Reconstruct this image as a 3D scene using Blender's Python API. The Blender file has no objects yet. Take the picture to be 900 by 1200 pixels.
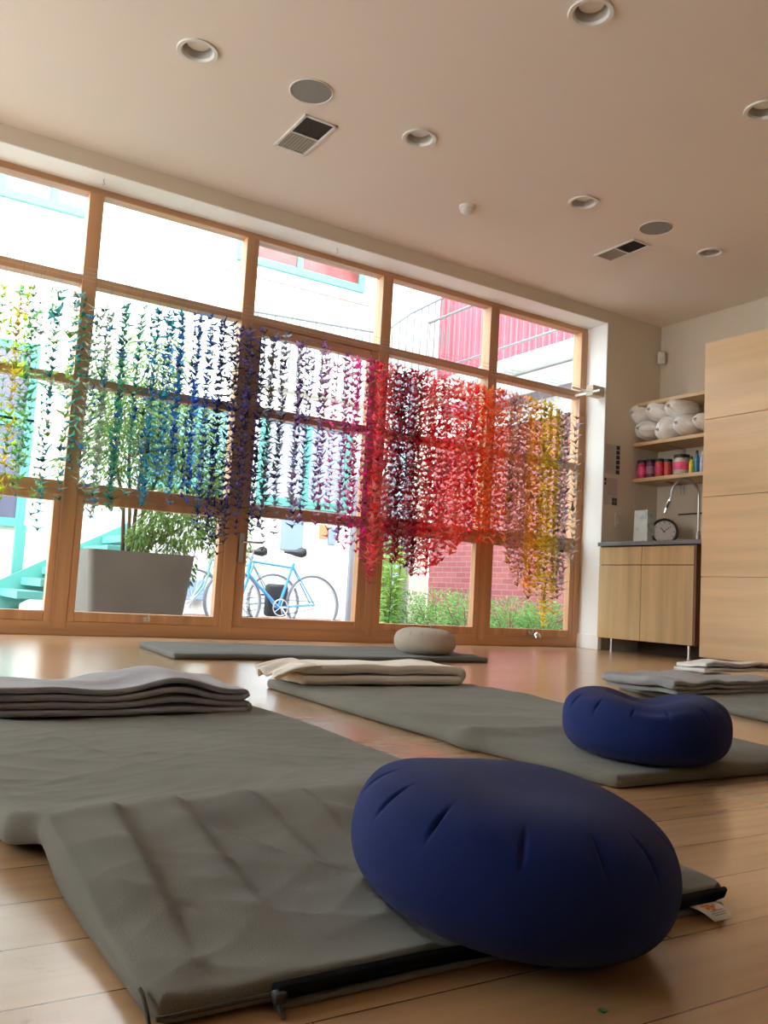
import bpy, bmesh, math, random
from math import sin, cos, pi, radians, sqrt, exp, atan2
from mathutils import Vector, Matrix, noise
random.seed(7)
sc = bpy.context.scene
COL = sc.collection

# ------------------------------------------------------------------ camera
YAW, PIT, ROL, FPX, CH = 5.53903891e-01, 9.74640886e-02, 5.66671919e-02, 1018.64661, 0.34
FW = Vector((sin(YAW)*cos(PIT), cos(YAW)*cos(PIT), sin(PIT)))
_r0 = Vector((cos(YAW), -sin(YAW), 0)); _u0 = _r0.cross(FW)
RT = _r0*cos(ROL) + _u0*sin(ROL); UP = -_r0*sin(ROL) + _u0*cos(ROL)
cd = bpy.data.cameras.new('camera'); cam = bpy.data.objects.new('camera', cd); COL.objects.link(cam)
M = Matrix((RT, UP, -FW)).transposed().to_4x4(); M.translation = Vector((0, 0, CH)); cam.matrix_world = M
cd.sensor_fit = 'VERTICAL'; cd.sensor_height = 36; cd.sensor_width = 27; cd.lens = 36*FPX/1200
cd.clip_start = 0.02; cd.clip_end = 200
sc.camera = cam
def pix(p):
    d = Vector(p) - Vector((0, 0, CH)); z = d.dot(FW)
    return 450 + FPX*d.dot(RT)/z, 600 - FPX*d.dot(UP)/z
def P(x, y, ax, v):                      # where the sight line through a photo point meets a plane of the place
    d = RT*(x-450) + UP*(600-y) + FW*FPX; o = Vector((0, 0, CH))
    return o + d*((v-o[ax])/d[ax])

# ------------------------------------------------------------------ materials
def nm(name):
    m = bpy.data.materials.new(name); m.use_nodes = True
    return m, m.node_tree.nodes, m.node_tree.links, m.node_tree.nodes['Principled BSDF']
def mat(name, c, rough=.5, metal=0, spec=.5, bump=0, bscale=60, vary=0, vscale=4, sheen=0, stretch=None, trans=0):
    m, N, L, b = nm(name)
    b.inputs['Base Color'].default_value = (*c, 1); b.inputs['Roughness'].default_value = rough
    b.inputs['Metallic'].default_value = metal; b.inputs['Specular IOR Level'].default_value = spec
    if sheen: b.inputs['Sheen Weight'].default_value = sheen; b.inputs['Sheen Roughness'].default_value = .5
    if trans: b.inputs['Transmission Weight'].default_value = trans
    tc = N.new('ShaderNodeTexCoord'); mp = N.new('ShaderNodeMapping'); L.new(tc.outputs['Object'], mp.inputs[0])
    if stretch: mp.inputs['Scale'].default_value = stretch
    if vary:
        n = N.new('ShaderNodeTexNoise'); n.inputs['Scale'].default_value = vscale; n.inputs['Detail'].default_value = 5
        L.new(mp.outputs[0], n.inputs['Vector'])
        r = N.new('ShaderNodeValToRGB'); r.color_ramp.elements[0].position = .3; r.color_ramp.elements[1].position = .7
        r.color_ramp.elements[0].color = (*[max(0, k*(1-vary)) for k in c], 1)
        r.color_ramp.elements[1].color = (*[min(1, k*(1+vary)) for k in c], 1)
        L.new(n.outputs['Fac'], r.inputs[0]); L.new(r.outputs[0], b.inputs['Base Color'])
    if bump:
        n2 = N.new('ShaderNodeTexNoise'); n2.inputs['Scale'].default_value = bscale; n2.inputs['Detail'].default_value = 6
        L.new(mp.outputs[0], n2.inputs['Vector'])
        bp = N.new('ShaderNodeBump'); bp.inputs['Strength'].default_value = bump; bp.inputs['Distance'].default_value = .004
        L.new(n2.outputs['Fac'], bp.inputs['Height']); L.new(bp.outputs[0], b.inputs['Normal'])
    return m
def wood(name, c, axis, rough=.4, contrast=.22, scale=6, spec=.5):
    st = [14, 14, 14]; st[axis] = 0.8
    return mat(name, c, rough, vary=contrast, vscale=scale/6, stretch=tuple(st), spec=spec)
FIR_X = wood('fir_grain_across', (.50, .27, .135), 0, .38)
FIR_Z = wood('fir_grain_up', (.50, .27, .135), 2, .38)
BIRCH = wood('birch_grain_across', (.72, .50, .28), 1, .35, .13, 4)
OAK = wood('oak_grain_up', (.56, .39, .19), 2, .4, .16)
SHELF = wood('shelf_wood', (.56, .38, .20), 1, .45, .12)
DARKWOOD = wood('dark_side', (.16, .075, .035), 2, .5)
WALLM = mat('wall_paint', (.66, .585, .475), .75, spec=.2, bump=.08, bscale=300)
CEILM = mat('ceiling_paint', (.80, .745, .69), .85, spec=.15, bump=.05, bscale=200)
WHITE = mat('white_trim_paint', (.87, .87, .86), .45)
PLASTW = mat('white_plastic', (.72, .71, .68), .4)
GRILLE = mat('grey_mesh', (.26, .26, .25), .7, bump=.3, bscale=900)
CANIN = mat('can_inside', (.60, .59, .57), .35)
BULB = mat('unlit_bulb', (.85, .86, .85), .2)
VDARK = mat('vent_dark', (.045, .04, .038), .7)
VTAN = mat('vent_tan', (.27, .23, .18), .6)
STEEL = mat('brushed_steel', (.55, .54, .52), .3, 1)
CHROME = mat('chrome', (.75, .75, .75), .12, 1)
BLACKM = mat('black_plastic', (.015, .015, .017), .45)
COUNTER = mat('grey_counter', (.17, .18, .20), .35, vary=.1, vscale=40)
OLIVE = mat('olive_grey_canvas', (.155, .152, .126), .9, spec=.15, bump=.35, bscale=700, vary=.10, vscale=5, sheen=.15)
OLIVE2 = mat('slate_grey_canvas', (.13, .135, .125), .9, spec=.15, bump=.3, bscale=700, vary=.08, vscale=5, sheen=.15)
NAVY = mat('navy_cotton', (.009, .020, .108), .85, spec=.12, bump=.3, bscale=900, vary=.06, vscale=6, sheen=.06)
BEIGE = mat('sand_cotton', (.42, .37, .30), .9, spec=.1, bump=.2, bscale=700, vary=.06, sheen=.2)
GREYBL = mat('grey_fleece', (.34, .335, .365), .95, spec=.1, bump=.6, bscale=420, vary=.10, vscale=20, sheen=.4)
BLUEBL = mat('blue_grey_cotton', (.29, .31, .325), .95, spec=.1, bump=.5, bscale=420, vary=.1, vscale=20, sheen=.3)
CREAMBL = mat('cream_fleece', (.82, .77, .69), .95, spec=.1, bump=.4, bscale=420, vary=.05, sheen=.3)
WHITEBL = mat('white_cotton', (.74, .73, .72), .95, spec=.1, bump=.4, bscale=420, sheen=.3)
ZIP = mat('zip_black', (.006, .006, .007), .8, spec=.1, bump=.8, bscale=800)
BAGM = mat('cloudy_plastic', (.90, .89, .87), .28, spec=.6, bump=1.0, bscale=28, vary=.06, vscale=9)
PAPER = mat('paper', (.50, .46, .43), .8)
INK = mat('dark_print', (.05, .04, .045), .6)
GREYINK = mat('grey_print', (.30, .28, .27), .7)
STUCCO = mat('stucco', (.80, .79, .75), .9, spec=.1, bump=.3, bscale=60)
LEDGE = mat('ledge_paint', (.42, .41, .38), .8)
MINT = mat('mint_paint', (.085, .30, .26), .5)
GLASSX = mat('dusky_window_glass', (.13, .125, .18), .15, vary=.3, vscale=2)
REFLGL = mat('painted_glass_reflection', (.17, .05, .045), .2, vary=.55, vscale=3)  # red-brown reflections put into the pane colour
SIDING = mat('red_siding', (.50, .07, .10), .6)
RAILM = mat('grey_rail_metal', (.13, .16, .16), .5)
CONC = mat('concrete_paving', (.34, .31, .29), .85, vary=.15, vscale=1.5)
PLANTER = mat('planter_taupe', (.105, .090, .073), .65, vary=.12, vscale=3)
BARK = mat('bark', (.13, .08, .05), .9, bump=.6, bscale=50)
GREYDR = mat('grey_shutter', (.22, .22, .25), .6)
PIPE = mat('pale_blue_pipe', (.42, .62, .70), .45)
POST = mat('cream_post', (.72, .66, .55), .8)
LILAC = mat('pale_blue_panel', (.24, .32, .50), .6)
TYRE = mat('tyre_grey', (.14, .15, .17), .7)
RIM = mat('rim_alloy', (.65, .68, .72), .3, .8)
BLUEF = mat('blue_enamel', (.05, .26, .68), .3)
TEALF = mat('sage_enamel', (.16, .30, .27), .35)
SADDLE = mat('saddle_black', (.02, .02, .022), .5)
ORANGE = mat('orange_print', (.75, .22, .05), .6)
def jar_mat(n, c): return mat(n, c, .25, vary=.25, vscale=30)

def leafmat(name, c, c2):
    m, N, L, b = nm(name)
    out = N['Material Output']
    g = N.new('ShaderNodeNewGeometry'); r = N.new('ShaderNodeValToRGB')
    r.color_ramp.elements[0].color = (*c, 1); r.color_ramp.elements[1].color = (*c2, 1)
    L.new(g.outputs['Random Per Island'], r.inputs[0])
    b.inputs['Roughness'].default_value = .6; b.inputs['Specular IOR Level'].default_value = .2; L.new(r.outputs[0], b.inputs['Base Color'])
    t = N.new('ShaderNodeBsdfTranslucent'); L.new(r.outputs[0], t.inputs[0])
    mx = N.new('ShaderNodeMixShader'); mx.inputs[0].default_value = .4
    L.new(b.outputs[0], mx.inputs[1]); L.new(t.outputs[0], mx.inputs[2]); L.new(mx.outputs[0], out.inputs[0])
    return m
LEAFD = leafmat('maple_leaf', (.07, .15, .035), (.24, .36, .10))
LEAFL = leafmat('fern_leaf', (.09, .28, .07), (.30, .52, .17))
LEAFY = leafmat('young_leaf', (.26, .46, .10), (.48, .62, .22))

def crane_mat():
    m, N, L, b = nm('folded_paper')
    out = N['Material Output']
    oi = N.new('ShaderNodeObjectInfo')
    b.inputs['Roughness'].default_value = .38; b.inputs['Specular IOR Level'].default_value = .5
    L.new(oi.outputs['Color'], b.inputs['Base Color'])
    t = N.new('ShaderNodeBsdfTranslucent'); L.new(oi.outputs['Color'], t.inputs[0])
    mx = N.new('ShaderNodeMixShader'); mx.inputs[0].default_value = .62
    L.new(b.outputs[0], mx.inputs[1]); L.new(t.outputs[0], mx.inputs[2]); L.new(mx.outputs[0], out.inputs[0])
    return m
CRANEM = crane_mat()
def glass_mat():
    m, N, L, b = nm('window_glass')
    out = N['Material Output']; N.remove(b)
    t = N.new('ShaderNodeBsdfTransparent'); t.inputs[0].default_value = (.975, .99, .985, 1)
    g = N.new('ShaderNodeBsdfGlossy'); g.inputs['Roughness'].default_value = .01
    f = N.new('ShaderNodeFresnel'); f.inputs[0].default_value = 1.45
    gm = N.new('ShaderNodeNewGeometry'); iv = N.new('ShaderNodeMath'); iv.operation = 'SUBTRACT'; iv.inputs[0].default_value = 1; L.new(gm.outputs['Backfacing'], iv.inputs[1])
    ml = N.new('ShaderNodeMath'); ml.operation = 'MULTIPLY'; L.new(f.outputs[0], ml.inputs[0]); L.new(iv.outputs[0], ml.inputs[1])
    mx = N.new('ShaderNodeMixShader'); L.new(ml.outputs[0], mx.inputs[0])
    L.new(t.outputs[0], mx.inputs[1]); L.new(g.outputs[0], mx.inputs[2]); L.new(mx.outputs[0], out.inputs[0])
    return m
GLASS = glass_mat()
def floor_mat():
    m, N, L, b = nm('maple_floor')
    tc = N.new('ShaderNodeTexCoord'); mp = N.new('ShaderNodeMapping'); L.new(tc.outputs['Object'], mp.inputs[0])
    mp.inputs['Location'].default_value = (.37, -.043, 0)
    br = N.new('ShaderNodeTexBrick'); L.new(mp.outputs[0], br.inputs['Vector'])
    br.inputs['Scale'].default_value = 1; br.inputs['Brick Width'].default_value = 1.15; br.inputs['Row Height'].default_value = .119
    br.inputs['Mortar Size'].default_value = .0011; br.inputs['Mortar Smooth'].default_value = .2; br.offset = .37; br.offset_frequency = 2
    br.inputs['Color1'].default_value = (.43, .255, .125, 1); br.inputs['Color2'].default_value = (.58, .37, .205, 1)
    br.inputs['Mortar'].default_value = (.14, .065, .03, 1)
    n = N.new('ShaderNodeTexNoise'); mp2 = N.new('ShaderNodeMapping'); L.new(tc.outputs['Object'], mp2.inputs[0])
    mp2.inputs['Scale'].default_value = (1.2, 16, 1); n.inputs['Scale'].default_value = 2; n.inputs['Detail'].default_value = 6
    L.new(mp2.outputs[0], n.inputs['Vector'])
    r = N.new('ShaderNodeValToRGB'); r.color_ramp.elements[0].position = .3; r.color_ramp.elements[1].position = .7
    r.color_ramp.elements[0].color = (.86, .84, .82, 1); r.color_ramp.elements[1].color = (1.08, 1.07, 1.06, 1)
    L.new(n.outputs['Fac'], r.inputs[0])
    mul = N.new('ShaderNodeMixRGB'); mul.blend_type = 'MULTIPLY'; mul.inputs[0].default_value = 1
    L.new(br.outputs['Color'], mul.inputs[1]); L.new(r.outputs[0], mul.inputs[2])
    # fine scratches
    n3 = N.new('ShaderNodeTexNoise'); n3.inputs['Scale'].default_value = 9; n3.inputs['Detail'].default_value = 9; n3.inputs['Roughness'].default_value = .7
    L.new(tc.outputs['Object'], n3.inputs['Vector'])
    r3 = N.new('ShaderNodeValToRGB'); r3.color_ramp.elements[0].position = .25; r3.color_ramp.elements[1].position = .36
    r3.color_ramp.elements[0].color = (.55, .45, .4, 1); r3.color_ramp.elements[1].color = (1, 1, 1, 1)
    L.new(n3.outputs['Fac'], r3.inputs[0])
    mul2 = N.new('ShaderNodeMixRGB'); mul2.blend_type = 'MULTIPLY'; mul2.inputs[0].default_value = 1
    L.new(mul.outputs[0], mul2.inputs[1]); L.new(r3.outputs[0], mul2.inputs[2]); L.new(mul2.outputs[0], b.inputs['Base Color'])
    b.inputs['Roughness'].default_value = .24; b.inputs['Specular IOR Level'].default_value = .6
    b.inputs['Coat Weight'].default_value = .7; b.inputs['Coat Roughness'].default_value = .23
    rr = N.new('ShaderNodeMapRange'); L.new(n.outputs['Fac'], rr.inputs[0]); rr.inputs[3].default_value = .17; rr.inputs[4].default_value = .31
    L.new(rr.outputs[0], b.inputs['Roughness'])
    bp = N.new('ShaderNodeBump'); bp.inputs['Strength'].default_value = .25; bp.inputs['Distance'].default_value = .002
    inv = N.new('ShaderNodeMath'); inv.operation = 'SUBTRACT'; inv.inputs[0].default_value = 1; L.new(br.outputs['Fac'], inv.inputs[1])
    L.new(inv.outputs[0], bp.inputs['Height']); L.new(bp.outputs[0], b.inputs['Normal'])
    return m
FLOORM = floor_mat()
def brick_mat():
    m, N, L, b = nm('red_brick')
    tc = N.new('ShaderNodeTexCoord'); mp = N.new('ShaderNodeMapping'); L.new(tc.outputs['Object'], mp.inputs[0])
    mp.inputs['Rotation'].default_value = (0, radians(-90), radians(-90))
    sx = N.new('ShaderNodeSeparateXYZ'); cx = N.new('ShaderNodeCombineXYZ'); L.new(tc.outputs['Object'], sx.inputs[0])
    L.new(sx.outputs['Y'], cx.inputs['X']); L.new(sx.outputs['Z'], cx.inputs['Y'])
    br = N.new('ShaderNodeTexBrick'); L.new(cx.outputs[0], br.inputs['Vector'])
    br.inputs['Scale'].default_value = 1; br.inputs['Brick Width'].default_value = .21; br.inputs['Row Height'].default_value = .07
    br.inputs['Mortar Size'].default_value = .006
    br.inputs['Color1'].default_value = (.26, .065, .07, 1); br.inputs['Color2'].default_value = (.34, .10, .10, 1)
    br.inputs['Mortar'].default_value = (.32, .17, .17, 1)
    L.new(br.outputs['Color'], b.inputs['Base Color']); b.inputs['Roughness'].default_value = .85
    return m
BRICK = brick_mat()

# ------------------------------------------------------------------ mesh helpers
def origin_of(o):
    v = Vector((0, 0, 0))
    while o is not None: v += o.location; o = o.parent
    return v
class MB:
    def __init__(s): s.b = bmesh.new()
    def box(s, x0, x1, y0, y1, z0, z1, bev=0, seg=2):
        t = bmesh.new(); bmesh.ops.create_cube(t, size=1)
        bmesh.ops.scale(t, vec=(abs(x1-x0), abs(y1-y0), abs(z1-z0)), verts=t.verts)
        if bev: bmesh.ops.bevel(t, geom=t.edges[:], offset=bev, segments=seg, profile=.5, affect='EDGES')
        bmesh.ops.translate(t, vec=((x0+x1)/2, (y0+y1)/2, (z0+z1)/2), verts=t.verts)
        s._add(t); return s
    def _add(s, t):
        me = bpy.data.meshes.new('t'); t.to_mesh(me); t.free(); s.b.from_mesh(me); bpy.data.meshes.remove(me)
    def quad(s, *pts):
        s.b.faces.new([s.b.verts.new(p) for p in pts]); return s
    def tube(s, pts, r, n=8, cap=True, closed=False):
        pts = [Vector(p) for p in pts]; k = len(pts); rs = r if isinstance(r, (list, tuple)) else [r]*k
        rings = []; prev = None
        for i, p in enumerate(pts):
            if closed: d = pts[(i+1) % k]-pts[i-1]
            else: d = pts[min(i+1, k-1)]-pts[max(i-1, 0)]
            d.normalize()
            if prev is None:
                a = Vector((0, 0, 1)) if abs(d.z) < .9 else Vector((1, 0, 0)); u = d.cross(a).normalized()
            else: u = (prev - d*prev.dot(d)).normalized()
            prev = u; w = d.cross(u)
            rings.append([s.b.verts.new(p+(u*cos(2*pi*j/n)+w*sin(2*pi*j/n))*rs[i]) for j in range(n)])
        m = k if closed else k-1
        for i in range(m):
            A, B = rings[i], rings[(i+1) % k]
            for j in range(n): s.b.faces.new([A[j], A[(j+1) % n], B[(j+1) % n], B[j]])
        if cap and not closed: s.b.faces.new(rings[0][::-1]); s.b.faces.new(rings[-1])
        return s
    def lathe(s, prof, c=(0, 0, 0), n=32, axis=None, cap=True):   # prof: (r, z)
        c = Vector(c); q = (Vector(axis).to_track_quat('Z', 'Y') if axis else None)
        rings = []
        for r, z in prof:
            ring = []
            for j in range(n):
                v = Vector((max(r, 1e-5)*cos(2*pi*j/n), max(r, 1e-5)*sin(2*pi*j/n), z))
                if q: v = q @ v
                ring.append(s.b.verts.new(c+v))
            rings.append(ring)
        for A, B in zip(rings, rings[1:]):
            for j in range(n): s.b.faces.new([A[j], A[(j+1) % n], B[(j+1) % n], B[j]])
        if cap: s.b.faces.new(rings[0][::-1]); s.b.faces.new(rings[-1])
        return s
    def build(s, name, m, parent=None, smooth=False, kind=None, fix=True, mw=None):
        if fix: bmesh.ops.recalc_face_normals(s.b, faces=s.b.faces[:])
        me = bpy.data.meshes.new(name)
        if mw is not None: bmesh.ops.transform(s.b, matrix=mw, verts=s.b.verts)
        off = origin_of(parent) if parent is not None else Vector((0, 0, 0))
        bmesh.ops.translate(s.b, vec=-off, verts=s.b.verts)
        s.b.to_mesh(me); s.b.free()
        if m: me.materials.append(m)
        if smooth: me.polygons.foreach_set('use_smooth', [True]*len(me.polygons)); 
        o = bpy.data.objects.new(name, me); COL.objects.link(o)
        if parent is not None: o.parent = parent
        if kind: o['kind'] = kind
        if smooth == 'auto':
            try: me.set_sharp_from_angle(angle=radians(40))
            except Exception: pass
        return o
def thing(name, label, cat, loc=(0, 0, 0), group=None, kind=None):
    o = bpy.data.objects.new(name, None); COL.objects.link(o); o.location = loc; o.empty_display_size = .1
    if kind: o['kind'] = kind
    if label: o['label'] = label; o['category'] = cat
    if group: o['group'] = group
    return o
def tag(o, label, cat, group=None, kind=None):
    o['label'] = label; o['category'] = cat
    if group: o['group'] = group
    if kind: o['kind'] = kind
    return o
def box(name, m, a, parent=None, bev=0, kind=None):
    return MB().box(*a, bev=bev).build(name, m, parent, kind=kind)

# ------------------------------------------------------------------ room shell
D0, D1, CZ, WX = 5.31, 5.55, 2.94, 6.16
XL, YB = -3.2, -3.6
GZ = -.12
HEADZ, JX = 2.835, 5.48
f = MB().box(XL-.2, WX+.2, YB-.2, 5.62, -.15, 0).build('floor', FLOORM, kind='structure')
w = MB(); w.box(XL-.2, JX-8.9, D0, D1+.1, 0, CZ); w.box(JX, WX+.2, D0, D1+.1, 0, CZ); w.box(JX-8.9, JX, D0, D1+.1, HEADZ, CZ)
w.build('wall_window_side', WALLM, kind='structure')
box('wall_right', WALLM, (WX, WX+.2, YB, D0, 0, CZ), kind='structure')
wl = MB()  # wall left open for the added daylight window
wl.box(XL-.2, XL, YB, 1.7, 0, CZ); wl.box(XL-.2, XL, 4.7, D0+.3, 0, CZ); wl.box(XL-.2, XL, 1.7, 4.7, 0, .75); wl.box(XL-.2, XL, 1.7, 4.7, 2.6, CZ)
wl.build('wall_left', WALLM, kind='structure')
wf = thing('window_9', None, None, (XL-.1, 3.2, .75), kind='structure')  # added, unseen window that brings extra daylight into the room
for k in range(5):
    y = 1.7+3.0*k/4; MB().box(XL-.14, XL-.06, max(y-.04, 1.7), min(y+.04, 4.7), .75, 2.6).build('window_frame', FIR_Z, wf)
for z in (.75, 2.54): MB().box(XL-.14, XL-.06, 1.7, 4.7, z, z+.06).build('window_frame', FIR_X, wf)
MB().box(XL-.105, XL-.1, 1.72, 4.68, .8, 2.55).build('glass_pane', GLASS, wf)
box('wall_back', WALLM, (XL-.2, WX+.2, YB-.2, YB, 0, CZ), kind='structure')

lights = [(1.229, 3.955, .095), (2.541, 3.955, .093), (3.822, 3.955, .093), (5.078, 3.955, .085), (2.547, 2.63, .095), (3.789, 2.64, .093)]
def ceiling():
    b = bmesh.new(); h = .16
    xs = sorted({XL, WX} | {round(x+s*h, 4) for x, y, r in lights for s in (-1, 1)})
    ys = sorted({YB, D0+.02} | {round(y+s*h, 4) for x, y, r in lights for s in (-1, 1)})
    def V(x, y, z=CZ): return b.verts.new((x, y, z))
    # clean cells: rows of lights have nearly equal y; drop near-duplicate breaks
    def red(L):
        o = []
        for v in L:
            if not o or v-o[-1] > .001: o.append(v)
        return o
    holes = [(x, y, r) for x, y, r in lights]
    rows = [(3.955-h, 3.955+h), (2.635-h, 2.635+h)]
    yb = sorted([YB, D0+.02] + [v for r_ in rows for v in r_])
    for y0, y1 in zip(yb, yb[1:]):
        hs = sorted([q for q in holes if y0 < q[1] < y1])
        if not hs: b.faces.new([V(XL, y0), V(XL, y1), V(WX, y1), V(WX, y0)]); continue
        x = XL
        for hx, hy, r in hs:
            b.faces.new([V(x, y0), V(x, y1), V(hx-h, y1), V(hx-h, y0)])
            n = 32; ring = [V(hx+r*.86*cos(2*pi*j/n), hy+r*.86*sin(2*pi*j/n)) for j in range(n)]
            out = []
            for j in range(n):
                a = 2*pi*j/n; c, s_ = cos(a), sin(a); k = 1/max(abs(c), abs(s_))
                px, py = hx+c*k*h, hy+s_*k*h
                out.append(V(px, min(max(py, y0), y1) if abs(s_) < abs(c)+1e-6 and False else (y1 if py-hy > h-1e-4 else y0 if hy-py > h-1e-4 else py)))
            for j in range(n): b.faces.new([ring[j], ring[(j+1) % n], out[(j+1) % n], out[j]])
            x = hx+h
        b.faces.new([V(x, y0), V(x, y1), V(WX, y1), V(WX, y0)])
    bmesh.ops.remove_doubles(b, verts=b.verts[:], dist=.0004)
    for fc in b.faces:
        if fc.normal.z > 0: fc.normal_flip()
    me = bpy.data.meshes.new('ceiling'); b.to_mesh(me); b.free(); me.materials.append(CEILM)
    o = bpy.data.objects.new('ceiling', me); COL.objects.link(o); o['kind'] = 'structure'
ceiling()
rs = MB(); rs.box(XL-.2, WX+.2, YB-.2, D1+.1, CZ+.3, CZ+.4); rs.build('ceiling_slab', STUCCO, kind='structure')
for a, n in (((XL-.2, XL, YB, D1+.1, CZ, CZ+.3), 'a'), ((WX, WX+.2, YB, D1+.1, CZ, CZ+.3), 'b'), ((XL, WX, D0+.02, D1+.1, CZ, CZ+.3), 'c'), ((XL, WX, YB-.2, YB, CZ, CZ+.3), 'd')):
    box('wall_parapet', STUCCO, a, kind='structure')

# baseboards beside the window
bb = MB(); bb.box(JX-.022, JX+.015, D0-.015, D1, 0, .125, .004); bb.box(JX+.0, 5.50, D0-.016, D0+.01, 0, .125, .003)
bb.build('baseboard_window_jamb', WHITE, kind='structure')
# reveal lining: bright white paint over jamb and soffit
rv = MB(); rv.box(JX-.006, JX+.001, D0+.002, D1, .12, HEADZ); rv.box(JX-8.9, JX, D0+.002, D1, HEADZ-.005, HEADZ+.001)
rv.build('trim_reveal_lining', WHITE, kind='structure')

# ------------------------------------------------------------------ windows and door
mull = [JX-.02] + [4.41, 3.355, 2.23, 1.155, .08, -.995, -2.07, -3.18]
fy0, fy1 = 5.55, 5.62
TR0, TR1 = 2.19, 2.25
frame = MB()
frame.box(JX-8.9, JX, fy0, fy1+.03, 2.79, HEADZ, .004)
frame.build('trim_window_head', FIR_X, kind='structure')
frame = MB(); frame.box(JX-8.9, JX, fy0-.004, fy1+.03, 0, .084, .004)
frame.build('trim_window_sill', FIR_X, kind='structure')
frame = MB(); frame.box(JX-8.9, JX, fy0, fy1+.02, TR0, TR1, .004)
frame.build('trim_transom_bar', FIR_X, kind='structure')
for i, mx in enumerate(mull):
    hw = .045 if i else .035
    m_ = MB(); m_.box(mx-hw if i else JX-.08, mx+hw if i else JX, fy0-.006, fy1+.035, .04, 2.79, .004)
    m_.build('trim_mullion', FIR_Z, kind='structure')
names = {}
for i in range(len(mull)-1):
    xr = mull[i]-(.045 if i else .06); xl = mull[i+1]+.045
    isdoor = (i == 2)
    if isdoor:
        top = thing('window_3', None, None, (xl, fy0, TR1), kind='structure')
        box('glass_pane', GLASS, (xl, xr, 5.595, 5.601, TR1, 2.79), top)
        d = thing('door_1', None, None, (xl, fy0, .02), kind='structure')
        fr = MB()
        fr.box(xl, xl+.075, fy0+.004, fy1, .02, TR0, .004); fr.box(xr-.075, xr, fy0+.004, fy1, .02, TR0, .004)
        fr.build('door_stile', FIR_Z, d)
        fr = MB()
        fr.box(xl+.075, xr-.075, fy0+.006, fy1-.002, 2.12, TR0-.004, .004); fr.box(xl+.075, xr-.075, fy0+.006, fy1-.002, .02, .15, .004)
        fr.box(xl+.075, xr-.075, fy0+.006, fy1-.002, .845, .925, .004); fr.box(xl+.075, xr-.075, fy0+.006, fy1-.002, 1.545, 1.612, .004)
        fr.build('door_rail', FIR_X, d)
        for a, b_ in ((.15, .845), (.925, 1.545), (1.612, 2.12)):
            box('glass_pane', GLASS, (xl+.075, xr-.075, 5.59, 5.596, a, b_), d)
        hx = xl+.03
        hb = MB().box(hx-.02, hx+.02, fy0-.008, fy0+.006, .52, .72, .004).build('handle_plate', STEEL, d)
        lv = MB().tube([(hx, fy0-.005, .66), (hx, fy0-.05, .66), (hx+.015, fy0-.058, .66), (hx+.13, fy0-.055, .662)], .009, 10)
        lv.build('door_handle', CHROME, d, 'auto')
        continue
    wi = thing('window_%d' % (i+1), None, None, (xl, fy0, .05), kind='structure')
    box('glass_pane', GLASS, (xl, xr, 5.595, 5.601, TR1, 2.79), wi)
    fr = MB()
    fr.box(xl, xr, fy0+.006, fy1-.002, 1.548, 1.607, .004); fr.box(xl, xr, fy0+.004, fy1, .862, .94, .004)
    fr.build('window_rail', FIR_X, wi)
    for a, b_ in ((.94, 1.548), (1.607, TR0)): box('glass_pane', GLASS, (xl, xr, 5.595, 5.601, a, b_), wi)
    sf = MB()
    sf.box(xl, xl+.045, fy0-.002, fy1-.01, .075, .86, .004); sf.box(xr-.045, xr, fy0-.002, fy1-.01, .075, .86, .004)
    sf.box(xl+.045, xr-.045, fy0-.0, fy1-.01, .085, .145, .004); sf.box(xl+.045, xr-.045, fy0-.0, fy1-.01, .815, .862, .004)
    s_ = sf.build('sash_frame', FIR_Z, wi)
    box('glass_pane', GLASS, (xl+.045, xr-.045, 5.59, 5.596, .145, .815), wi)
    cx = (xl+xr)/2
    lm = MB().box(cx-.022, cx+.022, fy0-.014, fy0, .10, .125, .003); lm.tube([(cx, fy0-.012, .112), (cx, fy0-.04, .118), (cx, fy0-.045, .15)], .006, 8)
    lm.build('window_latch', STEEL, wi, 'auto')
    if i == 1 or i == 3: pass

# ------------------------------------------------------------------ ceiling fixtures
for k, (x, y, r) in enumerate(lights):
    lab = ['white ringed recessed downlight nearest the left window, upper left of photo',
           'recessed downlight just right of the first ceiling vent',
           'recessed downlight nearest the smaller far vent, in the window-side row',
           'small dim recessed downlight closest to the far right corner of the room',
           'large recessed downlight cut by the top edge of the photo',
           'recessed downlight cut by the right edge of the photo'][k]
    t = thing('downlight', lab, 'ceiling light', (x, y, CZ), 'recessed downlights in the ceiling')
    MB().lathe([(r*1.05, .0), (r*1.06, -.004), (r*1.03, -.009), (r*.84, -.008), (r*.78, -.002), (r*.76, .006), (r*.80, .010)], (x, y, CZ), 40, cap=False).build('trim_ring', PLASTW, t, 'auto')
    MB().lathe([(r*.86, -.001), (r*.76, .05), (r*.72, .12), (.001, .121)], (x, y, CZ), 36, cap=False).build('can', CANIN, t, 'auto', fix=False)
    MB().lathe([(r*.60, .118), (r*.64, .055), (r*.58, .034), (r*.3, .024), (.001, .022)], (x, y, CZ), 28, cap=False).build('bulb', BULB, t, 'auto')
for x, y, r, lab in ((1.835, 3.922, .115, 'round grey ceiling speaker grille beside the large vent'), (4.47, 3.921, .115, 'round grey ceiling speaker grille beside the farther vent')):
    t = thing('ceiling_speaker', lab, 'speaker', (x, y, CZ), 'round speakers in the ceiling')
    MB().lathe([(r, 0), (r, -.004), (r-.004, -.006), (r-.007, -.003), (r-.007, 0)], (x, y, CZ), 40, cap=False).build('rim', PLASTW, t, 'auto')
    MB().lathe([(.001, -.0045), (r*.5, -.004), (r-.006, -.002), (r-.006, 0)], (x, y, CZ), 40, cap=False).build('grille', GRILLE, t, 'auto')
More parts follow.
